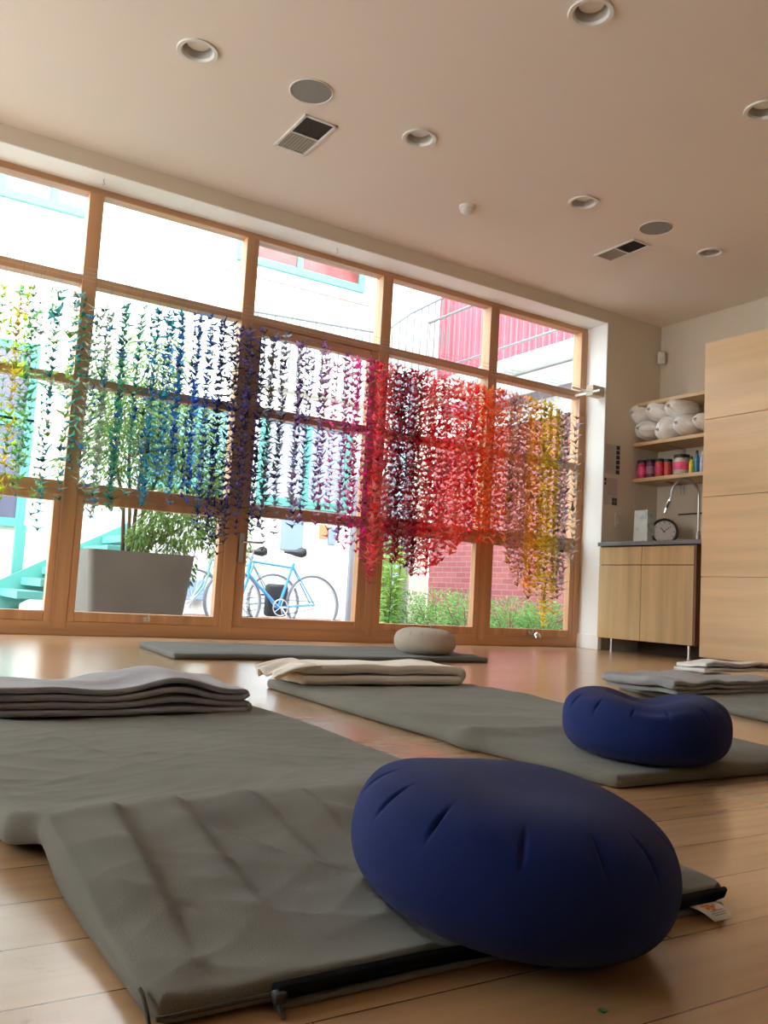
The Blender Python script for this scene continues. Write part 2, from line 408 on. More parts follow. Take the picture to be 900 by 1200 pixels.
def vent(x0, x1, y0, y1, lab):
    t = thing('ceiling_vent', lab, 'vent', ((x0+x1)/2, (y0+y1)/2, CZ), 'ceiling air vents')
    m_ = MB(); fr = .018; z0, z1 = CZ-.008, CZ
    m_.box(x0, x1, y0, y0+fr, z0, z1, .002); m_.box(x0, x1, y1-fr, y1, z0, z1, .002)
    m_.box(x0, x0+fr, y0, y1, z0, z1, .002); m_.box(x1-fr, x1, y0, y1, z0, z1, .002)
    ym = (y0+y1)/2; m_.box(x0, x1, ym-.005, ym+.005, z0+.001, z1)
    m_.build('vent_frame', PLASTW, t)
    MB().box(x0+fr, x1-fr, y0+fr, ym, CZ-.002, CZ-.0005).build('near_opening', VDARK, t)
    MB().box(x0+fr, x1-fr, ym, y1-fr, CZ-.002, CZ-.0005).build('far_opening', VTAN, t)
    sl = MB()
    for j in range(9):
        xx = x0+fr+(x1-x0-2*fr)*(j+.5)/9; sl.quad((xx-.004, y0+fr, CZ-.007), (xx+.004, y0+fr, CZ-.003), (xx+.004, ym, CZ-.003), (xx-.004, ym, CZ-.007))
    sl.build('louvre', VDARK, t, fix=False)
    sl = MB()
    for j in range(9):
        xx = x0+fr+(x1-x0-2*fr)*(j+.5)/9; sl.quad((xx-.004, ym, CZ-.003), (xx+.004, ym, CZ-.007), (xx+.004, y1-fr, CZ-.007), (xx-.004, y1-fr, CZ-.003))
    sl.build('louvre', VTAN, t, fix=False)
vent(1.905, 2.11, 4.13, 4.54, 'white framed ceiling vent between speaker and window, left of photo')
vent(4.485, 4.665, 4.13, 4.52, 'white framed ceiling vent farther away, toward the right corner')
t = thing('smoke_detector', 'small round white smoke detector on the ceiling near the window', 'smoke detector', (3.279, 4.469, CZ))
MB().lathe([(.056, 0), (.056, -.012), (.048, -.02)], (3.279, 4.469, CZ), 28).build('base', PLASTW, t, 'auto')
MB().lathe([(.040, -.02), (.042, -.036), (.030, -.046), (.012, -.050), (.001, -.050)], (3.279, 4.469, CZ), 28, cap=False).build('sensor_cap', PLASTW, t, 'auto')
# motion sensor in the corner
t = thing('motion_sensor', 'small white motion sensor high in the far right corner', 'sensor', (6.09, 5.24, 2.60))
q = Vector((-1, -1, 0)).normalized()
ms = MB(); ms.box(-.032, .032, -.02, .03, -.055, .055, .012, 3)
ms.build('housing', PLASTW, t, 'auto', mw=Matrix.Translation((6.10, 5.25, 2.63)) @ Matrix.Rotation(radians(-45), 4, 'Z'))
ms = MB(); ms.box(-.02, .02, -.026, -.018, -.03, .005, .003)
ms.build('lens', CANIN, t, 'auto', mw=Matrix.Translation((6.10, 5.25, 2.63)) @ Matrix.Rotation(radians(-45), 4, 'Z'))
for x, lab in ((P(125, 205, 2, HEADZ-.005).x, 'tiny steel hook under the window head, left end of photo'), (P(393, 292, 2, HEADZ-.005).x, 'tiny steel hook under the window head above the door')):
    hk = MB().tube([(x, 5.40, HEADZ-.003), (x, 5.40, HEADZ-.02), (x+.008, 5.40, HEADZ-.035), (x, 5.40, HEADZ-.045), (x-.007, 5.40, HEADZ-.038)], .003, 6)
    tag(hk.build('ceiling_hook', STEEL, None, 'auto'), lab, 'hook')

# ------------------------------------------------------------------ fabric floor pieces
def sstep(a, b, x):
    t = min(1, max(0, (x-a)/(b-a))); return t*t*(3-2*t)
def zafu_pts(Rx, Ry, H, dip, seed, groove=0, nth=520, nph=72, p=.52, npl=13):
    """pleated round cushion; rows of points from bottom pole to top pole"""
    rows = []
    for i in range(nph+1):
        ph = -pi/2+pi*i/nph
        row = []
        for j in range(nth):
            th = 2*pi*j/nth
            c = max(cos(ph), 0)**p; s_ = (1 if sin(ph) > 0 else -1)*abs(sin(ph))**.85
            x, y, z = Rx*c*cos(th), Ry*c*sin(th), H/2*s_
            # pleats: sharp short tucks near each seam ring
            a = th*npl/(2*pi)+.25*noise.noise(Vector((cos(th)*2, sin(th)*2, seed)))
            k = abs((a % 1)-.5)*2       # 0 at the middle of a panel, 1 at the tuck
            k = 1-k
            tuck = exp(-(k/.06)**2); puff = (1-exp(-(k/.45)**2))
            amp = exp(-((abs(ph)-.62)/.20)**2)*(1 if ph > 0 else .12)
            var = .6+.8*noise.noise(Vector((round(a-.5)*3.1, seed, 1)))
            r = 1-.060*tuck*amp*max(.15, var)+.010*puff*amp
            # twist of the tuck
            x, y = x*r, y*r; z *= 1-.075*tuck*amp*max(.15, var)+.008*puff*amp
            rr = sqrt(x*x+y*y)/Rx
            if z > 0:
                z -= dip*exp(-(rr/.45)**2)+groove*exp(-((x*.85-y*.53-.002)/.062)**2)*sstep(.2, .9, ph)
                z += .006*noise.noise(Vector((x*9, y*9, seed)))+.010*noise.noise(Vector((x*5+seed, y*5, 3)))
            row.append(Vector((x, y, z)))
        rows.append(row)
    return rows
def zafu(name, lab, loc, Rx, Ry, H, rz, tx, ty, dip, m, seed, group, groove=0):
    rows = zafu_pts(Rx, Ry, H, dip, seed, groove, p=.42 if groove else .52)
    R_ = Matrix.Rotation(ty, 3, 'Y') @ Matrix.Rotation(tx, 3, 'X') @ Matrix.Rotation(rz, 3, 'Z')
    b = bmesh.new(); vr = []
    P0 = Vector(loc)
    for row in rows[1:-1]: vr.append([b.verts.new((R_ @ v)) for v in row])
    n = len(vr[0])
    for A, B in zip(vr, vr[1:]):
        for j in range(n): b.faces.new([A[j], A[(j+1) % n], B[(j+1) % n], B[j]])
    v0 = b.verts.new(R_ @ rows[0][0]); v1 = b.verts.new(R_ @ rows[-1][0])
    for j in range(n):
        b.faces.new([v0, vr[0][(j+1) % n], vr[0][j]]); b.faces.new([v1, vr[-1][j], vr[-1][(j+1) % n]])
    me = bpy.data.meshes.new(name); b.to_mesh(me); b.free(); me.materials.append(m)
    me.polygons.foreach_set('use_smooth', [True]*len(me.polygons))
    o = bpy.data.objects.new(name, me); COL.objects.link(o); o.location = P0
    tag(o, lab, 'cushion', group)
    under = {}
    for v in me.vertices:
        w_ = v.co+P0; k = (round(w_.x/.01), round(w_.y/.01))
        if w_.z < under.get(k, 9): under[k] = w_.z
    return o, under
z1, under1 = zafu('meditation_cushion', 'large navy blue pleated cushion tipping off the front edge of nearest mat', (.6372, .733, .0835), .1726, .1791, .1468, -.371, .10, .08, .004, NAVY, 3.3, 'round pleated meditation cushions')
z2, under2 = zafu('meditation_cushion', 'smaller looking navy blue cushion with sunken top on the middle mat', (1.505, 1.315, .1005), .172, .182, .145, -.2, 0, .01, .022, NAVY, 8.1, 'round pleated meditation cushions', .022)
z3, under3 = zafu('meditation_cushion', 'sand beige pleated cushion on the far mat by the window', (2.878, 4.13, .101), .178, .178, .148, -.3, 0, 0, .0, BEIGE, 5.7, 'round pleated meditation cushions')
def under_at(U, x, y):
    if not U: return 9
    r = 9
    for dx in (-1, 0, 1):
        for dy in (-1, 0, 1):
            r = min(r, U.get((round(x/.01)+dx, round(y/.01)+dy), 9))
    return r

def floor_mat_mesh(name, parent, edge, hgt, wr, m, nu=110, nv=220, rho=.018, U=None, lift=None, tmin=.006):
    """edge(v) -> (left point, right point); hgt(u, v) -> top height; wr(x, y) wrinkles"""
    b = bmesh.new(); top = []; bot = []
    us = [.5-.5*cos(pi*(i/nu)) for i in range(nu+1)]; us = [.35*a+.65*(i/nu) if False else a for i, a in enumerate(us)]
    us = [(.45*(i/nu)+.55*a) for i, a in enumerate(us)]
    vs = [(.6*(j/nv)+.4*(.5-.5*cos(pi*j/nv))) for j in range(nv+1)]
    Lx, Ly = (Vector(edge(0)[1])-Vector(edge(0)[0])).length, (Vector(edge(1)[0])-Vector(edge(0)[0])).length
    for v in vs:
        A, B = edge(v); rt, rb = [], []
        for u in us:
            x = A[0]+(B[0]-A[0])*u; y = A[1]+(B[1]-A[1])*u
            # rounded plan corners
            du = min(u, 1-u)*Lx; dv = min(v, 1-v)*Ly
            if du < .05 and dv < .05:
                q = ((.05-du)**2+(.05-dv)**2)**.5
                if q > .05:
                    k = (q-.05)*.6
                    x += (1 if u < .5 else -1)*k*(.05-du)/q*(1 if B[0] > A[0] else -1); y += (1 if v < .5 else -1)*k*(.05-dv)/q
            d = min(du, dv); e = sqrt(max(0, 1-(1-min(d/rho, 1))**2))
            h = hgt(u, v)+wr(x, y)*min(1, d/.03)
            zb = .0015+(lift(u, v) if lift else 0)
            h = max(h, zb+tmin)
            if U is not None:
                lim = under_at(U, x, y)-.002
                if lim < h: h = max(lim, .005); zb = min(zb, h-.0035)
            mid = zb+(h-zb)*.45
            zt = mid+(h-mid)*e; zz = mid-(mid-zb)*e
            if du == 0 or dv == 0: vt = b.verts.new((x, y, mid)); rt.append(vt); rb.append(vt)
            else: rt.append(b.verts.new((x, y, zt))); rb.append(b.verts.new((x, y, zz)))
        top.append(rt); bot.append(rb)
    for j in range(nv):
        for i in range(nu):
            for g, fl in ((top, 0), (bot, 1)):
                q = [g[j][i], g[j][i+1], g[j+1][i+1], g[j+1][i]]
                b.faces.new(q[::-1] if fl else q)
    off = origin_of(parent)
    bmesh.ops.recalc_face_normals(b, faces=b.faces[:])
    bmesh.ops.translate(b, vec=-off, verts=b.verts)
    me = bpy.data.meshes.new(name); b.to_mesh(me); b.free(); me.materials.append(m)
    me.polygons.foreach_set('use_smooth', [True]*len(me.polygons))
    o = bpy.data.objects.new(name, me); COL.objects.link(o); o.parent = parent
    return o
def lerp(tab, x):
    if x <= tab[0][0]: return tab[0][1]
    for (a, va), (b_, vb) in zip(tab, tab[1:]):
        if x <= b_:
            t = (x-a)/(b_-a); t = t*t*(3-2*t); return va+(vb-va)*t
    return tab[-1][1]
def lin(tab, x):
    if x <= tab[0][0]: return tab[0][1]
    for (a, va), (b_, vb) in zip(tab, tab[1:]):
        if x <= b_: return va+(vb-va)*(x-a)/(b_-a)
    return tab[-1][1]
def nz(x, y, s, k=0): return noise.noise(Vector((x*s, y*s, k)))
def ridge(x, y, s, ang, st, k):
    c, s_ = cos(ang), sin(ang); a = (x*c+y*s_)*s; b_ = (-x*s_+y*c)*s/st
    return (1-abs(noise.noise(Vector((a, b_, k)))))**5

# nearest mat
m1 = thing('floor_mat', 'olive grey zippered mat in the foreground, folded ridge across it', 'mat', (.57, 1.4, 0), 'fabric meditation mats')
prof1 = [(.0, .022), (.04, .025), (.10, .0265), (.20, .042), (.276, .0595), (.286, .0600), (.31, .0555), (.36, .045), (.45, .038), (1, .034)]
def edge1(v):
    y = .672+v*1.53
    xl = .234-.004*sstep(0, .2, v)-.028*sstep(.285, .33, v)-.02*sstep(.4, .8, v)
    xr = .944+.026*v
    if v < .04: xr += 0
    return (xl, y+.0), (xr, y+.012*(1-v))
def h1(u, v): 
    vv = v-.012*sin(u*5)-.012*u
    return lin(prof1, vv)+.004*sin(u*7+v*9)*sstep(.3, .4, v)
creases = []
for (a_, b_, c_, d_, wd_, am_) in ((125, 950, 190, 1055, .07, .011), (195, 940, 300, 1045, .06, .009), (285, 937, 375, 1000, .05, .007), (350, 935, 405, 975, .04, .006), (150, 990, 235, 1120, .06, .006), (60, 860, 180, 905, .06, .005), (230, 850, 380, 915, .05, .004)):
    p_, q_ = P(a_, b_, 2, .05), P(c_, d_, 2, .04); creases.append((p_.x, p_.y, q_.x, q_.y, wd_, am_))
def w1(x, y):
    s = .0008*nz(x, y, 14, 2)+.003*nz(x, y, 4, 5)
    fr = sstep(.72, .82, y)*(1-sstep(1.02, 1.10, y))
    s += fr*(.012*(ridge(x, y, 6.0, radians(28), 6, 11)-.35))
    for (ax_, ay_, bx_, by_, wd_, am_) in creases:
        dx_, dy_ = bx_-ax_, by_-ay_; L2 = dx_*dx_+dy_*dy_; t_ = ((x-ax_)*dx_+(y-ay_)*dy_)/L2
        if -.1 < t_ < 1.3:
            sd_ = ((x-ax_)*dy_-(y-ay_)*dx_)/sqrt(L2)      # signed distance: steep one side, long the other
            k_ = (1-sd_/wd_ if sd_ > 0 else 1+sd_/(wd_*.25))
            if k_ > 0: s += .62*am_*k_*k_*(3-2*k_)*min(1, max(0, (1.3-t_)/.6))*min(1, max(0, (t_+.1)/.15))
    s += .0035*ridge(x, y, 9, radians(60), 5, 4)+.002*ridge(x, y, 15, radians(115), 4, 7)
    return s
floor_mat_mesh('cover', m1, edge1, h1, w1, OLIVE, 130, 300, .010, under1,
               lift=lambda u, v: .022*exp(-((v-.28)/.05)**2)*(1-sstep(0, .5, u)))
# zip along the front edge, its pull, piping and cloth tag
zx0, zx1 = .335, .912
def fz(x): return .010 if x < .47 else .010-.004*sstep(.47, .6, x)+.006*sstep(.75, .86, x)
def fy(x): return .668+.012*(x-.232)/.69
zp = MB(); pts = [(zx0+(zx1-zx0)*i/40, fy(zx0+(zx1-zx0)*i/40)-.001, fz(zx0+(zx1-zx0)*i/40)+.002) for i in range(41)] + [(.934, .690, .012)]
zp.tube([(a, b-.0015, c+.0035) for a, b, c in pts], [.0072]*40+[.006, .0035], 8)
wlt = MB().tube([(zx0+(zx1-zx0)*i/40, fy(zx0+(zx1-zx0)*i/40)-.003, .0042) for i in range(41)], .0036, 6).build('welt', OLIVE, m1, True)
for i in range(0, 41, 1): pass
zo = zp.build('zipper', ZIP, m1, 'auto')
zs = MB().box(zx0-.005, zx0+.007, .657, .668, .008, .018, .003); zs.tube([(zx0, .660, .010), (zx0-.001, .655, .006), (zx0+.001, .650, .002)], .0022, 6)
zs.build('zip_pull', BLACKM, zo, 'auto')
sm = MB(); sm.tube([(.236+(zx0-.236)*i/10, fy(.236+(zx0-.236)*i/10)-.0005, .013) for i in range(11)], .0018, 6)
sm.tube([(.2335, .672+.03*i/6, .004+.018*sin(pi*min(1, i/6)/2)) for i in range(7)], .0018, 6)
sm.build('seam', mat('seam_thread', (.05, .048, .04), .9), m1, 'auto')
A_ = P(808, 1063, 2, .012); B_ = P(836, 1058, 2, .012); C_ = P(859, 1076, 2, .006); D_ = P(838, 1081, 2, .004)
tg = MB(); n = 8
gr = []
for i in range(n+1):
    tt = i/n; a = A_.lerp(D_, tt); b_ = B_.lerp(C_, tt); bend = .004*sin(pi*tt)
    gr.append([tg.b.verts.new(a.lerp(b_, s)+Vector((0, 0, bend*(.5+.5*s)+.001))) for s in (0, .5, 1)])
for A, B in zip(gr, gr[1:]):
    for j in range(2): tg.b.faces.new([A[j], A[j+1], B[j+1], B[j]])
to = tg.build('cloth_tag', WHITE, m1, True)
so = to.modifiers.new('s', 'SOLIDIFY'); so.thickness = .0006
def tagpt(u, v): 
    a = A_.lerp(D_, v); b_ = B_.lerp(C_, v); return a.lerp(b_, u)+Vector((0, 0, .004*sin(pi*v)*(.5+.5*u)+.0018))
pr = MB()
for cu, cv, r in ((.28, .28, .10), (.45, .30, .12), (.33, .45, .10), (.55, .42, .11), (.48, .56, .08), (.68, .34, .06)):
    vs_ = [pr.b.verts.new(tagpt(cu+r*1.1*cos(k*pi/4), cv+r*sin(k*pi/4)*.8)) for k in range(8)]; pr.b.faces.new(vs_)
pr.build('tag_print', ORANGE, to, fix=False)
pr = MB()
for v0, v1, u0, u1 in ((.62, .67, .3, .85), (.72, .76, .2, .9), (.80, .84, .25, .85)):
    k = 9
    for i in range(k):
        a = u0+(u1-u0)*i/k; b_ = a+(u1-u0)/k*.7; pr.quad(tagpt(a, v0), tagpt(b_, v0), tagpt(b_, v1), tagpt(a, v1))
pr.build('tag_lettering', GREYINK, to, fix=False)

# middle mat
m2 = thing('floor_mat', 'olive grey mat in the middle under the second blue cushion', 'mat', (1.62, 2.0, 0), 'fabric meditation mats')
prof2 = [(0, .026), (.1, .028), (.22, .032), (.27, .046), (.32, .034), (.7, .034), (1, .028)]
def edge2(v):
    y = 1.19+v*1.66
    return (1.29-.02*sin(v*4)-.02*exp(-((v-.27)/.04)**2), y), (2.0+.05*v-.01*sin(v*5), y+.0)
def w2(x, y):
    return .0016*nz(x, y, 14, 12)+.003*nz(x, y, 5, 15)+.006*ridge(x, y, 5, radians(75), 5, 14)+.008*ridge(x, y, 4, radians(20), 6, 24)*sstep(1.9, 2.4, y)
floor_mat_mesh('cover', m2, edge2, lambda u, v: lerp(prof2, v+.03*u), w2, OLIVE, 90, 200, .014, under2)
ps = MB()
for v in (.0012,):
    ps.tube([(1.30+.69*i/20, 1.192, .0155) for i in range(21)], .002, 6)
ps.build('piping', OLIVE, m2, 'auto')
# far mat (long way across)
m3 = thing('floor_mat', 'slate grey mat lying along the window under the beige cushion', 'mat', (2.3, 4.25, 0), 'fabric meditation mats')
def edge3(v):
    y = 3.93+v*.76
    return (1.335+.06*v, y), (3.20+.04*v, y)
def w3(x, y): return .002*nz(x, y, 10, 31)+.008*ridge(x, y, 3.2, radians(80), 5, 33)+.006*nz(x, y, 3, 4)
floor_mat_mesh('cover', m3, edge3, lambda u, v: .026+.004*sin(u*9), w3, OLIVE2, 160, 70, .014, under3)
# right mat
m4 = thing('floor_mat', 'olive grey mat at right edge under blue-grey and white blankets', 'mat', (3.1, 2.1, 0), 'fabric meditation mats')
def edge4(v):
    y = 1.30+v*1.42
    return (2.50+.42*v**1.1, y), (3.26+.40*v, y-.05)
def w4(x, y): return .002*nz(x, y, 10, 41)+.006*ridge(x, y, 4, radians(70), 5, 43)
floor_mat_mesh('cover', m4, edge4, lambda u, v: .030, w4, OLIVE, 80, 160, .014)

def folded_blanket(name, lab, cat, c, L, Wd, lay, th, m, rz=0, seed=1, wave=.012, hump=(0, 1, 0), *, uneven=.02, group=None, open_l=True, ruff=0):
    """serpentine sheet: layers run along local x, loops at the ends, extruded along local y"""
    pts = []
    gap = th*1.18; r = gap/2
    for k in range(lay):
        z = th/2+gap*k
        e0 = -L/2+uneven*random.uniform(0, 1); e1 = L/2-uneven*random.uniform(0, 1)
        nseg = 34
        xs = [e0+(e1-e0)*i/nseg for i in range(nseg+1)]
        if k % 2: xs = xs[::-1]
        pts += [(x, z, k) for x in xs]
        if k < lay-1:
            xe = xs[-1]; sg = 1 if k % 2 == 0 else -1
            for a in range(1, 6):
                an = -pi/2+pi*a/6; pts.append((xe+sg*r*1.15*cos(an), z+r+r*sin(an), k+.5+.5*sin(an)))
    ny = 26; b = bmesh.new(); g = []
    for j in range(ny+1):
        y = -Wd/2+Wd*j/ny; row = []
        for (x, z, k) in pts:
            fr = (k+.6)/lay
            hz = wave*fr*(noise.noise(Vector((x*6, y*6, seed)))+.8*ridge(x, y, 5, radians(70), 3, seed+3)+.2)
            ex = .012*noise.noise(Vector((y*8, k*1.7, seed+9)))*(1 if abs(x) > L*.3 else 0)
            yy = y+.008*noise.noise(Vector((x*5, k*2.3, seed+4)))*(1 if abs(y) > Wd*.3 else 0)
            rf = ruff*sin(y*95+k)*sstep(L*.30, L*.5, -x)
            hz += hump[2]*fr*exp(-((x-hump[0])/hump[1])**2)*(.8+.4*noise.noise(Vector((y*5, seed, 0))))
            row.append(b.verts.new((x+ex, yy+k*.002, z+max(0, hz)+abs(rf))))
        g.append(row)
    for A, B in zip(g, g[1:]):
        for i in range(len(pts)-1): b.faces.new([A[i], A[i+1], B[i+1], B[i]])
    me = bpy.data.meshes.new(name); b.to_mesh(me); b.free(); me.materials.append(m)
    me.polygons.foreach_set('use_smooth', [True]*len(me.polygons))
    o = bpy.data.objects.new(name, me); COL.objects.link(o)
    s_ = o.modifiers.new('s', 'SOLIDIFY'); s_.thickness = th*1.06; s_.offset = 0
    o.location = c; o.rotation_euler = (0, 0, rz)
    if lab: tag(o, lab, cat, group)
    return o
b1 = folded_blanket('folded_blanket', 'grey fleece blanket folded in layers on the nearest mat', 'blanket', (.585, 2.14, .039), .60, .26, 4, .0115, GREYBL, 0, 3, .016, (.13, .085, .040), uneven=.03)
b2 = folded_blanket('folded_blanket', 'cream blanket with ruffled left end on the middle mat', 'blanket', (1.63, 2.67, .040), .62, .22, 2, .027, CREAMBL, radians(-2), 12, .012, uneven=.01)
b3 = folded_blanket('folded_blanket', 'blue-grey blanket folded at the right edge of the photo', 'blanket', (3.08, 2.42, .033), .78, .34, 3, .0125, BLUEBL, radians(4), 22, .02, uneven=.05)
b4 = folded_blanket('folded_blanket', 'white cotton blanket behind the blue-grey one, cut by right edge', 'blanket', (3.50, 2.60, .088), .56, .16, 2, .014, WHITEBL, radians(2), 31, .02, uneven=.04)
rf = bmesh.new(); g_ = []
for j in range(61):
    y = -.12+.24*j/60; row = []
    for i in range(13):
        x = .02-.14*i/12; k = i/12
        row.append(rf.verts.new((x-.02*sin(j*.21), y, .058+.010*sin(j*.52+i*.12)*k-.036*k*k+.006*sin(j*.23))))
    g_.append(row)
for A, B in zip(g_, g_[1:]):
    for i in range(12): rf.faces.new([A[i], A[i+1], B[i+1], B[i]])
me = bpy.data.meshes.new('ruffled_edge'); rf.to_mesh(me); rf.free(); me.materials.append(CREAMBL); me.polygons.foreach_set('use_smooth', [True]*len(me.polygons))
ro = bpy.data.objects.new('ruffled_edge', me); COL.objects.link(ro); ro.parent = b2; ro.location = (-.27, 0, 0)
so = ro.modifiers.new('s', 'SOLIDIFY'); so.thickness = .006

# small marks left on the floor near the front
sc_ = MB(); a = P(672, 1148, 2, .0008); b_ = P(677, 1166, 2, .0008)
lf = MB(); c_ = P(706, 1183, 2, .001)
lf.lathe([(.004, 0), (.004, .0008)], (c_.x, c_.y, 0), 7)
tag(lf.build('paper_scrap', mat('green_scrap', (.03, .16, .05), .6)), 'tiny green scrap on the floor in front of nearest cushion', 'scrap')

# ------------------------------------------------------------------ right-hand side: kitchenette
FXc = 5.45
cab = thing('base_cabinet', 'oak base cabinet with two doors and two drawers below grey counter', 'cabinet', (5.8, 4.8, 0))
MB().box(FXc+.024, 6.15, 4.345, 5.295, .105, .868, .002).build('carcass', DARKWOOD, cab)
for y0, y1 in ((4.335, 4.838), (4.842, 5.298)):
    MB().box(FXc, FXc+.019, y0, y1, .717, .862, .0015).build('drawer_front', OAK, cab)
    MB().box(FXc, FXc+.019, y0, y1, .108, .710, .0015).build('door', OAK, cab)
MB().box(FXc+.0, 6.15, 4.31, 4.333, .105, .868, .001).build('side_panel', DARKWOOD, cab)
for x, y in ((5.50, 5.18), (5.50, 4.40), (6.05, 5.18), (6.05, 4.40)):
    MB().lathe([(.019, 0), (.019, .006), (.0125, .01), (.0125, .106)], (x, y, 0), 16).build('leg', STEEL, cab, 'auto')
ctr = MB().box(FXc-.02, 6.158, 4.235, 5.305, .872, .905, .004).build('countertop', COUNTER)
tag(ctr, 'dark grey countertop over the oak base cabinet', 'countertop')
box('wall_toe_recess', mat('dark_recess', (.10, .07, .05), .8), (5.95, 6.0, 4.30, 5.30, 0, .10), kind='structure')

tc_ = thing('tall_cabinet', 'tall birch cabinet wall with flush horizontal panels at right', 'cabinet', (5.7, 3.2, 0))
TY0, TY1 = .2, 4.19
MB().box(5.372, 6.155, TY0, TY1-.0, .036, 2.355, .002).build('carcass', BIRCH, tc_)
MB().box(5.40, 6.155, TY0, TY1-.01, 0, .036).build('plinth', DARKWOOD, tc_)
zr = [.036, .619, 1.205, 1.787, 2.372]
yy = [4.192, 3.195, 2.198, 1.2, .2]
for y1, y0 in zip(yy, yy[1:]):
    for z0, z1_ in zip(zr, zr[1:]):
        MB().box(5.35, 5.371, y0+.002, y1-.002, z0+.002, z1_-.002, .0012).build('panel', BIRCH, tc_)

def shelf(z, lab):
    t = thing('wall_shelf', lab, 'shelf', (6.0, 4.75, z), 'wooden wall shelves above the counter')
    MB().box(5.82, 6.158, 4.20, 5.303, z-.032, z, .002).build('board', SHELF, t)
    for y in (5.02, 4.35):
        br_ = MB(); br_.box(6.13, 6.157, y-.012, y+.012, z-.12, z-.033, .002); br_.box(5.92, 6.157, y-.008, y+.008, z-.045, z-.033, .001)
        br_.build('bracket', STEEL, t)
shelf(2.165, 'topmost pale wood shelf above the plastic bundles')
shelf(1.812, 'middle wood shelf carrying the white plastic bundles')
shelf(1.495, 'lowest wood shelf carrying the coloured jars')

# wrapped bundles on the middle shelf
def bundle(px0, px1, py0, py1, X, L, lab, tilt=0, zfix=None, sy=1):
    c = P((px0+px1)/2, (py0+py1)/2, 0, X); a = P(px0, (py0+py1)/2, 0, X); e = P(px1, (py0+py1)/2, 0, X)
    ry = abs(a.y-e.y)/2*.92; t0 = P((px0+px1)/2, py0, 0, X); t1 = P((px0+px1)/2, py1, 0, X); rz_ = abs(t0.z-t1.z)/2
    b = bmesh.new(); nth, nl = 72, 44; rows = []; sd = px0*.37
    for i in range(nl+1):
        s = -1+2*i/nl; k = (1-abs(s)**3.2)**.5*(1-.22*(s < 0)*(abs(s))**1.4)
        row = []
        for j in range(nth):
            th = 2*pi*j/nth
            w_ = 1+.10*noise.noise(Vector((cos(th)*1.6, sin(th)*1.6, s*1.5+sd)))+.09*noise.noise(Vector((cos(th)*3.5, sin(th)*3.5, s*3+sd)))
            w_ += .075*sin(th*7+sd+2*s)*abs(s)**2+.05*ridge(cos(th)*.3+sd, sin(th)*.3+s*.2, 6, .5, 2, sd)
            row.append(b.verts.new((s*L/2, ry*k*w_*cos(th), rz_*k*w_*sin(th)+tilt*s)))
        rows.append(row)
    for A, B in zip(rows, rows[1:]):
        for j in range(nth): b.faces.new([A[j], A[(j+1) % nth], B[(j+1) % nth], B[j]])
    b.faces.new(rows[0][::-1]); b.faces.new(rows[-1])
    bmesh.ops.remove_doubles(b, verts=b.verts[:], dist=1e-4)
    bmesh.ops.recalc_face_normals(b, faces=b.faces[:])
    me = bpy.data.meshes.new('plastic_bundle'); b.to_mesh(me); b.free(); me.materials.append(BAGM)
    me.polygons.foreach_set('use_smooth', [True]*len(me.polygons))
    o = bpy.data.objects.new('plastic_bundle', me); COL.objects.link(o); o.location = (c.x+L*.30, c.y, c.z)
    # knotted end facing the room
    tag(o, lab, 'plastic bag', 'clear wrapped bundles on the shelf')
    kn = MB().lathe([(.001, -.018), (.012, -.012), (.006, 0), (.016, .010), (.004, .02)], (c.x-L*.2-.01, c.y, c.z-tilt), 10, axis=(1, 0, 0), cap=False)
    kn.build('knot', BAGM, o, True)
    return o
XB = 5.84
bundle(737, 755, 471, 498, XB, .30, 'wrapped white bundle at the left end, upper row, touching the window wall')
bundle(754, 778, 469, 492, XB, .32, 'wrapped white bundle in upper row, second from the left end')
bundle(776, 803, 465, 489, XB, .34, 'wrapped white bundle in upper row nearest the tall cabinet')
bundle(741, 766, 492, 514, XB, .32, 'wrapped white bundle at the left end of the lower row')
bundle(766, 787, 486, 517, XB-.01, .32, 'wrapped white bundle drooping over the shelf edge with gathered tip', tilt=.022)
bundle(786, 811, 484, 509, XB, .34, 'wrapped white bundle in lower row with open crumpled end')
bundle(810, 832, 482, 503, XB, .34, 'wrapped white bundle half hidden by the tall cabinet')

# jars and bottles
def jar(px0, px1, ptop, col, lidcol, lab, cat='jar', kind='jar', X=5.875, label=True):
    a = P(px0, 555, 0, X); e = P(px1, 555, 0, X); r = abs(a.y-e.y)/2*.9; y = (a.y+e.y)/2; z0 = 1.495
    zt = P((px0+px1)/2, ptop, 0, X).z; h_ = zt-z0
    t = thing(kind, lab, cat, (X, y, z0), 'jars on the lowest shelf')
    if kind == 'jar':
        prof = [(r*.94, 0), (r, .006), (r, h_*.74), (r*.92, h_*.82), (r*.9, h_*.83)]
        MB().lathe(prof, (X, y, z0), 28).build('body', col, t, 'auto')
        MB().lathe([(r*.98, h_*.83), (r*1.0, h_*.85), (r*1.0, h_*.99), (r*.96, h_)], (X, y, z0), 28).build('lid', lidcol, t, 'auto')
        if label: MB().lathe([(r*1.012, h_*.22), (r*1.012, h_*.62)], (X, y, z0), 28, cap=False).build('paper_label', label if label is not True else PAPER, t, 'auto')
    else:
        MB().lathe([(r*.92, 0), (r, .005), (r, h_*.66), (r*.6, h_*.78), (r*.42, h_*.82)], (X, y, z0), 24).build('body', col, t, 'auto')
        MB().lathe([(r*.46, h_*.82), (r*.46, h_*.99), (r*.4, h_)], (X, y, z0), 20).build('cap', lidcol, t, 'auto')
    return t
JR, JP, JPU, JD = jar_mat('raspberry_red', (.55, .03, .10)), jar_mat('hot_pink', (.80, .06, .22)), jar_mat('plum', (.14, .03, .09)), jar_mat('tomato_red', (.50, .045, .035))
JY, JB, JL = jar_mat('lime_yellow', (.62, .60, .06)), jar_mat('teal_blue', (.02, .22, .34)), jar_mat('pale_lilac', (.50, .47, .66))
